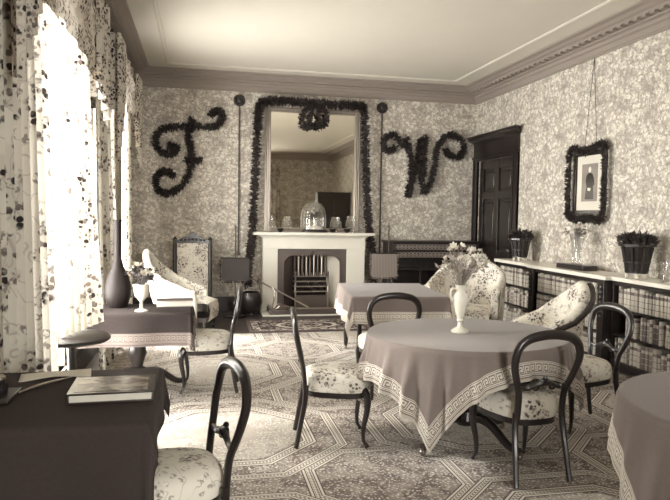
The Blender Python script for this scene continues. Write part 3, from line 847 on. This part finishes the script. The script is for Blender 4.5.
bar = [(150, 205), (176, 210), (168, 228), (138, 230), (114, 208), (112, 178), (132, 155), (168, 148), (205, 146), (242, 146), (282, 148), (310, 138), (320, 116), (310, 98), (292, 102), (282, 114)]
stem = [(228, 122), (218, 150), (215, 180), (222, 215), (225, 255), (215, 292), (200, 322), (175, 346), (142, 355), (118, 340), (113, 310), (126, 290), (150, 286), (170, 302)]
tick = [(205, 250), (232, 254), (256, 252)]
garland('evergreen_letter', 'evergreen garland letter T curling on the wall left of the mirror', 'garland',
        [[on_back(*from_px_T(*q), yw) for q in s_] for s_ in (bar, stem, tick)], .055, 260, .058, 3, NB)
from_px_W = lambda zx, zy: (zx/3.125+370, zy/3.125+80)
wl_ = [(78, 208), (66, 222), (48, 218), (42, 200), (50, 180), (72, 170), (88, 186), (98, 204), (118, 206)]
w1 = [(112, 182), (122, 225), (130, 275), (124, 320), (117, 365)]
w2 = [(117, 365), (132, 310), (148, 250), (160, 185)]
w3 = [(160, 185), (152, 235), (158, 295), (168, 355)]
w4 = [(168, 355), (190, 315), (202, 260), (208, 215), (224, 188), (252, 172), (284, 188), (291, 222), (272, 242), (244, 234), (236, 214)]
garland('evergreen_letter', 'evergreen garland letter W on the wall right of the mirror', 'garland',
        [[on_back(*from_px_W(*q), yw) for q in s_] for s_ in (wl_, w1, w2, w3, w4, [(172, 180), (168, 230), (166, 300)])], .055, 260, .058, 4, NB)
gm = [(247, 286), (249, 262), (252, 235), (254, 200), (256, 160), (257.5, 125), (260, 106), (268, 101.5), (290, 102), (315, 103.5), (340, 105.5), (358, 106.5), (364, 112), (365.5, 150), (366.5, 190), (368.5, 225), (372, 252), (373, 282)]
garland('evergreen_garland', 'long evergreen garland swagged round the mirror frame', 'garland', [[on_back(px, py, YB-.13) for px, py in gm]], .065, 300, .065, 5, NB)
cr = [(303, 122), (304, 112), (309, 107), (315, 106), (321, 107), (326, 113), (327, 122)]
cr2 = [(303, 124), (310, 127), (315, 125), (320, 127), (327, 124)]
cr3 = [(311, 107), (311, 116), (310, 124)]; cr4 = [(319, 107), (319, 116), (320, 124)]
garland('evergreen_wreath', 'small evergreen crown hanging at the top of the mirror', 'garland', [[on_back(px, py, YB-.13) for px, py in c_] for c_ in (cr, cr2, cr3, cr4)], .035, 320, .045, 6, NB)

# bell pulls either side
def bell_pull(label, x, z_end):
    t = thing('bell_pull', label, 'bell pull', (x, YB-.01, z_end), group='bell pulls beside the mirror')
    part('rosette', 'wood_dull', t, lambda b: (b.lathe([(.0, 0), (.085, 0), (.09, .012), (.075, .03), (.05, .035), (.045, .05), (0, .06)], 24, TR(0, .008, 3.24-z_end, rx=PI/2)), *[b.ball((.068*math.cos(a), -.03, 3.24-z_end+.068*math.sin(a)), .02, 8) for a in [2*PI*k/10 for k in range(10)]]))
    part('ribbon', 'ribbon', t, lambda b: b.box(-.011, .011, -.014, -.006, .07, 3.18-z_end), smooth=False)
    part('pull_handle', 'brass', t, lambda b: b.lathe([(.0, 0), (.025, .01), (.03, .03), (.016, .06), (.02, .075), (0, .085)], 14, TR(0, -.012, 0)))
bell_pull('narrow ribbon bell pull with rosette between the letter T and the mirror', .575, .86)
bell_pull('narrow ribbon bell pull with rosette between the mirror and the letter W', 2.845, .80)

# ------------------------------------------------------------------ pole screens
def pole_screen(label, x, y, x0, x1, z0, z1, mat, top):
    t = thing('pole_screen', label, 'fire screen', (x, y, .001), group='pole screens by the fireplace')
    part('pole', 'brass', t, lambda b: b.lathe([(.010, .2), (.010, top-.05), (.018, top-.04), (.012, top-.02), (.0, top)], 10))
    part('base', 'wood', t, lambda b: b.lathe([(0, 0), (.17, 0), (.17, .03), (.13, .05), (.05, .07), (.035, .14), (.05, .19), (.03, .24), (0, .25)], 24))
    part('banner', mat, t, lambda b: b.prism([(x0+dx, z0+dz) if 0 else (p[0], p[1]) for dx, dz in ((0, 0),) for p in [(x0+.02, z0), (x1-.02, z0), (x1, z0+.02), (x1, z1-.02), (x1-.02, z1), (x0+.02, z1), (x0, z1-.02), (x0, z0+.02)]], -.032, -.014, 'y'), smooth=False)
    part('banner_rail', 'wood', t, lambda b: b.tube([(x0-.01, -.023, z1), (x1+.01, -.023, z1)], .012, 8))
    def fr(b):
        st = random.getstate(); random.seed(4)
        for k in range(150):
            s_ = random.random()
            if s_ < .5: p = (x0+(x1-x0)*random.random(), -.023, z0); d = (random.gauss(0, .3), random.gauss(0, .3), -1)
            else: sx = random.choice((0, 1)); p = ((x0, x1)[sx], -.023, z0+(z1-z0)*random.random()); d = ((-1, 1)[sx], random.gauss(0, .3), random.gauss(0, .4))
            b.leaf(p, d, .035, .008)
        random.setstate(st)
    part('fringe', 'fringe' if mat == 'silk_dark' else 'silk_pleat', t, fr, smooth=False)['kind'] = 'stuff'
pole_screen('pole screen with a dark fringed banner left of the fireplace', .50, 9.30, -.20, .20, .53, .86, 'silk_dark', 1.35)
pole_screen('pole screen with a pale pleated banner right of the fireplace', 2.80, 9.25, -.27, .13, .58, .94, 'silk_pleat', 1.38)

# ------------------------------------------------------------------ cheval screen with chintz panel
t = thing('cheval_screen', 'carved dark frame screen holding a floral chintz panel by the back wall', 'screen', (-.11, 9.45, .001), R(3))
for s_ in (-1, 1):
    part('upright', 'wood', t, lambda b: b.lathe([(.02, .02), (.03, .1), (.022, .16), (.034, .22), (.03, .25), (.03, 1.05), (.022, 1.08), (.034, 1.13), (.0, 1.17)], 12, TR(s_*.25, 0, 0)))
    part('foot', 'wood', t, lambda b: b.tube(spline([(s_*.25, -.20, .0+.025), (s_*.25, -.12, .06), (s_*.25, 0, .10), (s_*.25, .12, .06), (s_*.25, .20, .025)], 4), .025, 8))
part('panel', 'chintz_screen', t, lambda b: b.box(-.22, .22, -.008, .008, .30, 1.09), smooth=False)
part('bottom_rail', 'wood', t, lambda b: b.box(-.24, .24, -.02, .02, .25, .31), bevel=.006)
def crest(b):
    b.prism([(-.24, 1.07), (.24, 1.07), (.24, 1.11), (.18, 1.12), (.12, 1.16), (.06, 1.17), (.04, 1.21), (0, 1.225), (-.04, 1.21), (-.06, 1.17), (-.12, 1.16), (-.18, 1.12), (-.24, 1.11)], -.02, .02, 'y')
    for k in range(-3, 4): b.ball((k*.055, -.022, 1.125-.004*abs(k)), .02, 8)
part('crest', 'wood', t, crest)

# ------------------------------------------------------------------ upholstered chairs
def turned_leg(b, x, y, h=.16, r=.028):
    b.lathe([(.0, 0), (r*.7, .0), (r*.8, .02), (r*.55, .05), (r*.9, .09), (r, h-.02), (r, h)], 12, TR(x, y, 0))
def tub_chair(name, label, loc, heading, w, d, h_back, h_arm, outer, inner, rail=None, lean=.14, seat_z=.38, power=1.6, seat_mat=None):
    """easy chair facing local +y: outer shell, inner shell, top roll, seat"""
    t = thing(name, label, 'armchair', loc, R(heading-90))
    hw, hd = w/2, d/2
    def plan(a, off):
        # a in -1..1, 0 = middle of the back
        ang = -PI/2+a*PI*.5
        k = (abs(math.cos(ang))**3+abs(math.sin(ang))**3)**(-1/3)
        x = (hw-off)*math.cos(ang)*k; y = (hd-off)*math.sin(ang)*k
        if abs(a) > .72: y += (abs(a)-.72)/.28*(hd*.75)
        return x, y
    def height(a): return h_arm+(h_back-h_arm)*max(0, 1-(abs(a)/.95)**power)
    def shell(off, z0):
        def fn(u, v):
            a = 2*u-1; x, y = plan(a, off); H = height(a); z = z0+(H-z0)*v
            k = max(0, z-.3)/(h_back-.3); f = 1-abs(a)**2
            return (x*(1+.06*k), y-lean*k*f-.02*math.sin(PI*v)*f, z)
        return fn
    part('outer_cover', outer, t, lambda b: b.grid(48, 12, shell(0, .15)), ang=80)
    part('inner_back', inner, t, lambda b: b.grid(48, 12, shell(.085, .30)), ang=80)
    def roll(b):
        p = []
        for k in range(49):
            u = k/48; A = Vector(shell(0, .15)(u, 1)); B = Vector(shell(.085, .3)(u, 1)); p.append((A+B)/2)
        b.tube(p, .047, 10)
    part('top_roll', inner, t, roll)
    for u in (0, 1):
        A = Vector(shell(0, .15)(u, 0)); B = Vector(shell(.085, .15)(u, 0)); H = height(1)
        part('arm_front', outer, t, lambda b: b.box(min(A.x, B.x), max(A.x, B.x), A.y-.03, A.y+.02, .15, H), bevel=.015)
    part('seat', seat_mat or inner, t, lambda b: b.grid(24, 16, lambda u, v: ((hw-.07)*(2*u-1)*(1-.08*(1-v)), -hd+.10+(d-.02)*v, seat_z+.06*(1-(2*u-1)**4)*(1-abs(2*v-1)**4))), ang=80)
    part('seat_front', seat_mat or inner, t, lambda b: b.grid(16, 6, lambda u, v: ((hw-.07)*(2*u-1), hd+.08+.025*math.sin(PI*v), seat_z+.003-(seat_z-.15)*v)), ang=80)
    part('seat_base', 'wood_dull', t, lambda b: b.box(-hw+.05, hw-.05, -hd+.08, hd+.06, .15, .20), smooth=False)
    for sx in (-1, 1):
        for sy in (-hd+.12, hd+.03): part('leg', 'wood', t, lambda b: turned_leg(b, sx*(hw-.09), sy))
    if rail:
        def rl(b):
            p = []
            for k in range(49):
                u = k/48; A = Vector(shell(0, .15)(u, 1)); n_ = Vector((A.x, A.y, 0)).normalized(); p.append(A+n_*.03+Vector((0, 0, .005)))
            lo, hi = rail; b.tube(p[int(lo*48):int(hi*48)+1], .024, 8)
        part('show_rail', 'wood', t, rl)
    return t
tub_chair('easy_chair', 'low easy chair with white-covered back beside the left windows', (-.22, 8.32, .001), -14, .66, .62, .99, .50, 'white_cover', 'chintz_chair', None, .20, .38, 1.15)
tub_chair('easy_chair', 'floral chintz armchair behind the flower vase on the round table', (3.06, 6.95, .0115), -126, .86, .70, 1.0, .66, 'chintz_chair', 'chintz_chair', None, .10, .42, 1.25)
tub_chair('nursing_chair', 'low floral chair with a dark curved back rail before the bookcase', (3.05, 5.30, .0115), 172, .66, .60, .88, .44, 'chintz_chair', 'chintz_chair', (.04, .68), .16, .34, 1.3)

# ------------------------------------------------------------------ carved sideboard on the back wall
t = thing('sideboard', 'dark carved sideboard with two fretwork bands under the letter W', 'sideboard', (3.63, 9.64, .001))
part('top_board', 'wood', t, lambda b: b.box(-.76, .76, -.24, .25, 1.09, 1.125), bevel=.008)
part('carcass', 'wood_dull', t, lambda b: (b.box(-.73, .73, .0, .25, .08, 1.09), b.box(-.73, .73, -.22, .0, .08, .42), b.box(-.73, -.68, -.22, .0, .42, 1.09), b.box(.68, .73, -.22, 0, .42, 1.09)), smooth=False)
part('plinth', 'wood', t, lambda b: b.box(-.75, .75, -.235, .25, 0, .08), bevel=.006)
part('key_shelf', 'wood', t, lambda b: b.box(-.75, .75, -.24, .0, .66, .70), bevel=.006)
plain('fret', .42, .5, grain=.12, gscale=(6, 6, 6))
for z0, z1 in ((.985, 1.075), (.865, .955)):
    part('fret_frame', 'wood', t, lambda b: (b.box(-.68, .68, -.22, -.195, z1, z1+.018), b.box(-.68, .68, -.22, -.195, z0-.018, z0)), smooth=False)
    part('fret_backing', 'wood_dull', t, lambda b: b.box(-.68, .68, -.19, -.18, z0, z1), smooth=False)
    def fret(b):
        zc = (z0+z1)/2; hh = (z1-z0)/2-.004
        for k in range(22):
            xc = -.65+1.30*k/21
            b.tube([(xc+.034*math.cos(a), -.198, zc+hh*math.sin(a)) for a in [2*PI*q/12 for q in range(12)]], .0085, 5, closed=True)
            b.tube([(xc-.028, -.198, zc-hh*.6), (xc+.028, -.198, zc+hh*.6)], .007, 5); b.tube([(xc-.028, -.198, zc+hh*.6), (xc+.028, -.198, zc-hh*.6)], .007, 5)
    part('fretwork', 'fret', t, fret)['kind'] = 'stuff'
for sx in (-.71, -.24, .24, .71):
    part('column', 'wood', t, lambda b: b.lathe([(.03, .42), (.035, .45), (.02, .49), (.032, .56), (.02, .63), (.03, .66)], 12, TR(sx, -.21, 0)))
for k in range(3):
    part('door_panel', 'wood', t, lambda b: b.box(-.68+.46*k, -.26+.46*k, -.235, -.22, .11, .40), bevel=.01)

# ------------------------------------------------------------------ bookcases along the right wall
XBK = 4.445
def bookcase(label, y0, y1, xf, pil):
    t = thing('bookcase', label, 'bookcase', (XBK, y0, .0005), group='low bookcases along the right wall')
    T = TR(-XBK, -y0, 0)
    part('back_panel', 'wood_dull', t, lambda b: b.box(XBK-.015, XBK, y0, y1, 0, .885, T), smooth=False)
    for ya, yb in ((y0+.001, y0+.03), (y1-.03, y1-.001)): part('side_panel', 'wood', t, lambda b: b.box(xf, XBK-.016, ya, yb, 0, .885, T), bevel=.003)
    part('plinth', 'wood', t, lambda b: b.box(xf-.01, XBK-.016, y0+.031, y1-.031, 0, .075, T), bevel=.004)
    part('frieze', 'wood', t, lambda b: b.box(xf-.005, xf+.02, y0+.031, y1-.031, .842, .885, T), bevel=.003)
    for z in (.325, .588): part('shelf', 'wood', t, lambda b: b.box(xf+.01, XBK-.016, y0+.031, y1-.031, z, z+.02, T), smooth=False)
    if pil:
        for yc in (y0+.05, y1-.05):
            p = part('pilaster', 'wood', t, lambda b: b.box(xf-.03, xf, yc-.05, yc+.05, .0, .885, T), bevel=.004)
            part('carved_drop', 'wood', p, lambda b: [b.ball((xf-.035, yc, .80-.05*k), .032-.002*k, 8, .7, 1, 1.1, T) for k in range(7)])
    return t
UN = [(7.262, 8.30, 4.13, 'low far bookcase ending beside the door', False, 'far bookcase'), (5.742, 7.258, 4.07, 'low middle bookcase with pilasters standing forward', True, 'middle bookcase'), (4.05, 5.738, 4.13, 'low near bookcase running to the right edge', False, 'near bookcase')]
for y0, y1, xf, lb, pl, _ in UN: bookcase(lb, y0, y1, xf, pl)
def topslab(b):
    b.prism([(XBK, 4.02), (4.09, 4.02), (4.09, 5.70), (4.025, 5.70), (4.025, 7.30), (4.09, 7.30), (4.09, 8.33), (XBK, 8.33)], .887, .928)
o = part('marble_top', 'marble', None, topslab, bevel=.004); tag(o, 'long white marble slab topping the bookcases on the right', 'worktop')
# books
rb = random.Random(11); variants = []
for hgt, wd in ((.225, .036), (.205, .045), (.215, .055), (.19, .040), (.23, .062)):
    for k in range(6):
        b = MB(); sp = [(-.155, -wd/2+.004), (-.162, -wd/4), (-.164, 0), (-.162, wd/4), (-.155, wd/2-.004)]
        b.prism([(0, wd/2), (0, -wd/2)][::-1]+[(-.15, wd/2)][:0]+[(0, -wd/2)][:0]+[(0, -wd/2)][:0], 0, .001) if 0 else None
        b.prism([(0, -wd/2), (0, wd/2)]+[(x_, y_) for x_, y_ in sp[::-1]], 0, hgt)
        me = bpy.data.meshes.new('book'); me.from_pydata(b.v, [], b.f); me.materials.append(M['book%d' % k]); variants.append((me, wd, hgt))
ROWN = {.0755: 'bottom', .3455: 'middle', .6085: 'top'}
for y0, y1, xf, lb, pl, nm in UN:
    for z, rn in ROWN.items():
        y = y0+(.105 if pl else .036); end = y1-(.105 if pl else .036)
        pale = rn == 'top' or pl
        while True:
            me, wd, hgt = rb.choice([v for i, v in enumerate(variants) if (i % 6 in ((0, 2, 5, 1) if pale else (0, 1, 3, 4, 5)))])
            if y+wd > end: break
            if rn == 'middle' and nm == 'near bookcase' and rb.random() < .35: y += wd; continue
            o = bpy.data.objects.new('book', me); col.objects.link(o)
            o.location = (xf+.175+rb.uniform(-.006, .012), y+wd/2, z+.0008)
            tag(o, '%sbook upright in the %s row of the %s' % ('pale-spined ' if pale else 'bound ', rn, nm), 'book', 'books in the %s row of the %s' % (rn, nm))
            y += wd+.0015

# ------------------------------------------------------------------ plants and flowers
bloom_me = {}
def bloom_mesh(mat, r):
    key = (mat, r)
    if key not in bloom_me:
        b = MB()
        for ring, n_, tilt, L in ((0, 6, .35, 1.0), (1, 5, .8, .8), (2, 4, 1.25, .6)):
            for k in range(n_):
                a = 2*PI*k/n_+ring*.5; d = Vector((math.cos(a)*math.cos(tilt), math.sin(a)*math.cos(tilt), math.sin(tilt))); sd = Vector((-math.sin(a), math.cos(a), 0))
                b.add([(0, 0, 0), d*r*L*.55+sd*r*.42*L, d*r*L+Vector((0, 0, r*.12)), d*r*L*.55-sd*r*.42*L], [(0, 1, 2, 3)])
        b.ball((0, 0, r*.25), r*.32, 6)
        me = bpy.data.meshes.new('bloom'); me.from_pydata(b.v, [], b.f); me.materials.append(M[mat]); me.update(); bloom_me[key] = me
    return bloom_me[key]
def bouquet(t, z0, h, spread, nb, seed, mats=('petal', 'petal', 'petal_mid'), r=.035, leaves=120, leafmat='leafgreen', leafL=.05):
    rr = random.Random(seed); st = random.getstate(); random.seed(seed)
    fol = MB(); tips = []
    for k in range(nb):
        a = rr.uniform(0, 2*PI); q = math.sqrt(rr.random()); hh = z0+h*(1-.45*q*q)*rr.uniform(.55, 1.0)
        tips.append((spread*q*math.cos(a), spread*q*math.sin(a), hh))
        fol.tube([(0, 0, z0-.04), (spread*.4*q*math.cos(a), spread*.4*q*math.sin(a), z0+(hh-z0)*.5), tips[-1]], .0025, 4)
    for k in range(leaves):
        p = tips[rr.randrange(nb)]; u = rr.uniform(.25, 1.0)
        fol.leaf((p[0]*u, p[1]*u, z0+(p[2]-z0)*u), (rr.gauss(p[0]*6, .6), rr.gauss(p[1]*6, .6), rr.gauss(.3, .6)), leafL*rr.uniform(.6, 1.3), leafL*.25)
    fol.build('foliage', leafmat, t, smooth=False)['kind'] = 'stuff'
    for k, p in enumerate(tips):
        o = bpy.data.objects.new('bloom', bloom_mesh(mats[k % len(mats)], r)); col.objects.link(o); o.parent = t; o.location = p
        o.rotation_euler = (rr.uniform(-.9, .9), rr.uniform(-.9, .9), rr.uniform(0, 6)); s_ = rr.uniform(.7, 1.25); o.scale = (s_, s_, s_)
    random.setstate(st)
# white urn of flowers on the round table
t = thing('flower_urn', 'white two-handled urn of pale flowers on the large round table', 'vase', (1.685, 3.90, ZR+.0015))
part('urn', 'porcelain', t, lambda b: b.lathe([(.0, 0), (.060, 0), (.060, .010), (.048, .020), (.020, .036), (.014, .065), (.024, .08), (.018, .09), (.032, .13), (.045, .19), (.049, .225), (.042, .25), (.028, .268), (.027, .29), (.042, .315), (.037, .315), (.023, .29), (0, .28)], 28))
for s_ in (-1, 1):
    part('handle', 'porcelain', t, lambda b: b.tube(spline([(s_*.026, 0, .285), (s_*.062, 0, .29), (s_*.072, 0, .25), (s_*.046, 0, .20)], 5), .007, 8))
bouquet(t, .32, .27, .18, 44, 21, ('petal', 'petal', 'petal', 'petal_mid'), r=.026, leaves=110, leafmat='leafpale', leafL=.042)
# goblet of flowers on the side table
t = thing('flower_glass', 'footed glass of flowers on the side table by the windows', 'vase', (-.455, 5.20, .7215))
part('goblet', 'porcelain', t, lambda b: b.lathe([(0, 0), (.052, 0), (.05, .008), (.014, .02), (.011, .07), (.02, .085), (.05, .12), (.06, .17), (.066, .215), (.060, .215), (.052, .17), (0, .10)], 24))
bouquet(t, .21, .20, .11, 16, 22, ('petal', 'petal_mid', 'petal'), .03, 110, 'evergreen')
# dark long-necked bottle
o = part('bottle_vase', 'dark_glass', None, lambda b: b.lathe([(0, 0), (.07, 0), (.085, .02), (.105, .10), (.105, .18), (.085, .26), (.05, .33), (.032, .40), (.028, .60), (.032, .70), (.038, .71), (.036, .72), (0, .715)], 28))
o.location = (-.665, 5.45, .7215); tag(o, 'tall dark long-necked bottle vase beside the curtain', 'vase')
t = thing('book', 'white-edged book lying on the side table beyond the flower glass', 'book', (-.21, 5.50, .7215), R(4))
part('page_block', 'paper', t, lambda b: b.box(-.145, .145, -.085, .085, .006, .044), smooth=False)
part('cover', 'book1', t, lambda b: (b.box(-.15, .15, -.09, .09, 0, .006), b.box(-.15, .15, -.09, .09, .044, .05)), smooth=False)
# planters on the bookcase
def planter(label, y, h, r, seed, x=4.28):
    t = thing('planter', label, 'planter', (x, y, .929), R(12))
    n = 8
    part('tub', 'wood', t, lambda b: b.lathe([(0, .05), (r*.62, .05), (r*.62, .06), (r*.70, h*.5), (r*.92, h), (r*.85, h), (0, h*.8)], n), smooth=False)
    part('rim', 'wood', t, lambda b: b.lathe([(r*.90, h-.02), (r*1.02, h-.015), (r*1.02, h+.008), (r*.88, h+.010)], n), smooth=False)
    part('moulding', 'wood_dull', t, lambda b: b.lathe([(r*.70, h*.5-.012), (r*.76, h*.5-.006), (r*.76, h*.5+.006), (r*.72, h*.5+.012)], n), smooth=False)
    for k in range(8):
        a = 2*PI*(k+.5)/n
        part('slat', 'wood_dull', t, lambda b: b.tube([(r*.60*math.cos(a), r*.60*math.sin(a), .07), (r*.68*math.cos(a), r*.68*math.sin(a), h*.5), (r*.88*math.cos(a), r*.88*math.sin(a), h-.02)], .012, 5))
    for k in range(4):
        a = PI/2*k+PI/4; part('foot', 'porcelain', t, lambda b: b.lathe([(.014, 0), (.022, .012), (.016, .035), (.026, .052)], 10, TR(r*.5*math.cos(a), r*.5*math.sin(a))))
    st = random.getstate(); random.seed(seed); b = MB()
    for k in range(420):
        a = random.uniform(0, 2*PI); q = math.sqrt(random.random())*r*.9; z = h+.10*random.random()*(1-.5*(q/r)**2)
        b.leaf((q*math.cos(a), q*math.sin(a), z), (math.cos(a)*.8+random.gauss(0, .5), math.sin(a)*.8+random.gauss(0, .5), random.uniform(.0, 1.1)), random.uniform(.04, .085), .013)
    random.setstate(st); b.build('foliage', 'evergreen', t, smooth=False)['kind'] = 'stuff'
planter('dark wooden planter of evergreens beside the door casing', 7.86, .30, .15, 31, 4.235)
planter('dark wooden planter of evergreens at the right edge of the bookcase', 5.50, .33, .17, 32, 4.225)
# glass epergne with sprays on a dark plinth
t = thing('glass_epergne', 'tall clear glass flower stand on a dark plinth beneath the portrait', 'glassware', (4.24, 6.55, .929), PI/2)
part('plinth', 'wood', t, lambda b: b.box(-.27, .27, -.09, .09, 0, .055), bevel=.006)
for dx, hh in ((-.07, .36), (0, .46), (.07, .40)):
    part('trumpet', 'glass', t, lambda b: b.lathe([(.0, .055), (.03, .056), (.012, .075), (.010, .12), (.018, hh*.5), (.026, hh*.8), (.045, hh), (.043, hh), (.024, hh*.8), (.014, hh*.5), (.006, .12)], 16, TR(dx, 0, 0)))
bouquet(t, .36, .18, .15, 9, 41, ('petal_mid', 'petal'), .025, 60, 'leafgreen')
o = part('glass_vase', 'glass', None, lambda b: b.lathe([(0, 0), (.045, 0), (.045, .006), (.012, .02), (.011, .07), (.035, .10), (.045, .19), (.042, .19), (.032, .105), (0, .08)], 20))
o.location = (4.26, 5.16, .929); tag(o, 'small clear footed glass beside the right planter', 'glassware')

# ------------------------------------------------------------------ portrait on the right wall
t = thing('framed_portrait', 'framed portrait print of a standing figure on the right wall', 'picture', (XR-.004, 6.68, 1.93), -PI/2)
# local: x runs toward +y... width along local x, outward -y
hw, hh, fb = .30, .37, .05
for x0, x1, z0, z1 in ((-hw, hw, hh-fb, hh), (-hw, hw, -hh, -hh+fb), (-hw, -hw+fb, -hh+fb, hh-fb), (hw-fb, hw, -hh+fb, hh-fb)):
    part('frame_member', 'wood', t, lambda b: b.box(x0, x1, -.035, 0, z0, z1), bevel=.006)
part('mount', 'mount', t, lambda b: b.box(-hw+fb, hw-fb, -.012, -.002, -hh+fb, hh-fb), smooth=False)
pr = part('print', 'print', t, lambda b: b.box(-.155, .155, -.0135, -.012, -.215, .225), smooth=False)
def fig(b):
    P = lambda poly: b.prism(poly, -.0150, -.0136, 'y')
    P([(-.085, -.19), (.085, -.19), (.075, -.06), (.060, .0), (.075, .07), (.055, .105), (.015, .12), (-.03, .115), (-.062, .085), (-.075, .02), (-.055, -.04)])
    P([(.055, .10), (.085, .05), (.095, -.02), (.055, -.05), (.05, -.03), (.066, -.01)])
part('printed_figure', 'wood', pr, fig, smooth=False)
part('printed_face', 'paper', pr, lambda b: (b.prism([(.002+.026*math.cos(a), .155+.034*math.sin(a)) for a in [2*PI*k/16 for k in range(16)]], -.0152, -.0138, 'y'), b.prism([(-.035, -.055), (.03, -.06), (.02, -.095), (-.03, -.09)], -.0156, -.0151, 'y')), smooth=False)
part('hanging_wire', 'wood_dull', t, lambda b: (b.tube([(-.12, -.015, hh), (0, -.008, ZC-1.93)], .003, 5), b.tube([(.12, -.015, hh), (0, -.008, ZC-1.93)], .003, 5)))
NX = Vector((-1, 0, 0)); ga = []
for yy, zz in ((-.34, -.38), (-.36, 0), (-.33, .40), (-.12, .37), (.12, .39), (.33, .41), (.35, 0), (.33, -.40), (.1, -.41), (-.15, -.43), (-.34, -.38)):
    ga.append((XR-.055, 6.68-yy, 1.93+zz))
garland('evergreen_garland', 'evergreen garland framing the portrait on the right wall', 'garland', [ga], .045, 280, .05, 9, NX)

# ------------------------------------------------------------------ things on the mantel shelf
zm = 1.2365; ym_ = 9.735
t = thing('glass_dome', 'glass dome over a flower group at the centre of the mantel', 'glass dome', (1.745, ym_, zm))
part('base', 'wood', t, lambda b: b.lathe([(0, 0), (.20, 0), (.205, .015), (.195, .035), (.18, .045), (0, .045)], 36, Matrix.Diagonal((1, .5, 1, 1))))
part('dome', 'glass', t, lambda b: b.lathe([(.175, .046), (.178, .20), (.17, .30), (.14, .385), (.09, .445), (.04, .468), (.003, .473)], 36, Matrix.Diagonal((1, .5, 1, 1))))
part('stand', 'porcelain', t, lambda b: b.lathe([(0, .047), (.13, .047), (.12, .09), (.05, .10), (.02, .13), (.03, .17), (.06, .19), (0, .185)], 20, Matrix.Diagonal((1, .5, 1, 1))))
bouquet(t, .19, .20, .07, 10, 51, ('petal', 'petal_mid'), .03, 70, 'evergreen', .04)
def lustre(label, x, h, y=ym_):
    t = thing('glass_lustre', label, 'glassware', (x, y, zm), group='glassware on the mantel')
    part('stem', 'glass', t, lambda b: b.lathe([(0, 0), (.045, 0), (.045, .008), (.012, .03), (.010, h*.55), (.02, h*.6), (.055, h*.72), (.058, h*.74), (.03, h*.74), (.03, h), (.027, h), (.02, h*.75), (0, h*.7)], 16))
    for k in range(10):
        a = 2*PI*k/10; part('drop', 'glass', t, lambda b: b.lathe([(.0, h*.30), (.006, h*.36), (.004, h*.68), (0, h*.70)], 6, TR(.053*math.cos(a), .053*math.sin(a))))
lustre('hanging-drop glass lustre at the far left of the mantel', 1.08, .26)
lustre('hanging-drop glass lustre next to the dome on its left', 1.33, .24)
lustre('hanging-drop glass lustre next to the dome on its right', 2.11, .24)
lustre('hanging-drop glass lustre at the far right of the mantel', 2.37, .26)
for x, lb in ((1.20, 'small dark bowl between the two left mantel lustres'), (2.02, 'small dark bowl right beside the glass dome'), (2.25, 'small dark bowl between the two right mantel lustres')):
    o = part('bowl', 'dark_glass', None, lambda b: b.lathe([(0, 0), (.025, 0), (.028, .008), (.045, .035), (.05, .06), (.046, .06), (.036, .03), (0, .015)], 18)); o.location = (x, ym_-.04, zm); tag(o, lb, 'bowl')

# ------------------------------------------------------------------ things on the writing table
zd = .7415
t = thing('album', 'dark album with a glossy picture cover on the writing table', 'album', (-.352, 2.745, zd), R(2))
part('page_block', 'paper', t, lambda b: b.box(-.155, .155, -.125, .125, .008, .036), smooth=False)
part('cover', 'cover_dark', t, lambda b: (b.box(-.165, .163, -.135, .135, 0, .008), b.box(-.165, .163, -.135, .135, .036, .044), b.box(-.165, -.155, -.135, .135, .008, .036)), bevel=.002)
part('cover_picture', 'album_picture', t, lambda b: b.box(-.14, .14, -.11, .115, .044, .0452), smooth=False)
o = part('paper_sheet', 'paper', None, lambda b: b.grid(14, 8, lambda u, v: (-.15+.30*u, -.055+.11*v+.02*u, .002+.012*math.sin(PI*u)**2*(1-v)+.010*v)), ang=80, solid=.0015)
o.location = (-.645, 3.07, zd); o.rotation_euler = (0, 0, R(8)); tag(o, 'pale folded sheet of paper at the back of the writing table', 'paper')
o = part('paper_knife', 'brass', None, lambda b: b.tube(spline([(-.10, -.16, .008), (-.03, -.03, .012), (.03, .06, .01), (.09, .13, .008)], 5), [.003+.006*math.sin(PI*min(1, k/15)) for k in range(16)], 8, flat=(1.2, .5)))
o.location = (-.66, 2.90, zd); tag(o, 'long curved paper knife left of the album', 'paper knife')
t = thing('inkstand', 'small dark inkstand with bright caps at the left of the desk', 'inkstand', (-.80, 2.74, zd))
part('tray', 'wood', t, lambda b: b.box(-.07, .07, -.10, .10, 0, .02), bevel=.005)
for yy in (-.05, .05):
    q = part('ink_bottle', 'dark_glass', t, lambda b: b.lathe([(0, .02), (.028, .02), (.03, .05), (.018, .06), (.018, .068), (0, .068)], 14, TR(0, yy, 0)))
    part('cap', 'steel', q, lambda b: b.lathe([(.02, .068), (.02, .08), (.01, .088), (0, .09)], 14, TR(0, yy, 0)))

# ------------------------------------------------------------------ tall cabinet by the camera, seen in the mirror
t = thing('tall_cabinet', 'tall dark cabinet reflected in the mirror', 'cabinet', (4.0, .8, .0105))
part('carcass', 'wood_dull', t, lambda b: b.box(-.56, .44, -.20, .20, .0, 2.14), bevel=.006)
part('cabinet_cornice', 'wood', t, lambda b: b.box(-.58, .455, -.22, .22, 2.14, 2.20), bevel=.01)
for s_ in (-1, 1):
    d_ = part('cabinet_door', 'wood', t, lambda b: b.box(s_*.24-.06-.23, s_*.24-.06+.23, .20, .22, .12, 2.05), bevel=.006)
    part('door_knob', 'brass', d_, lambda b: b.ball((-.06+s_*.03, .235, 1.1), .016, 8))
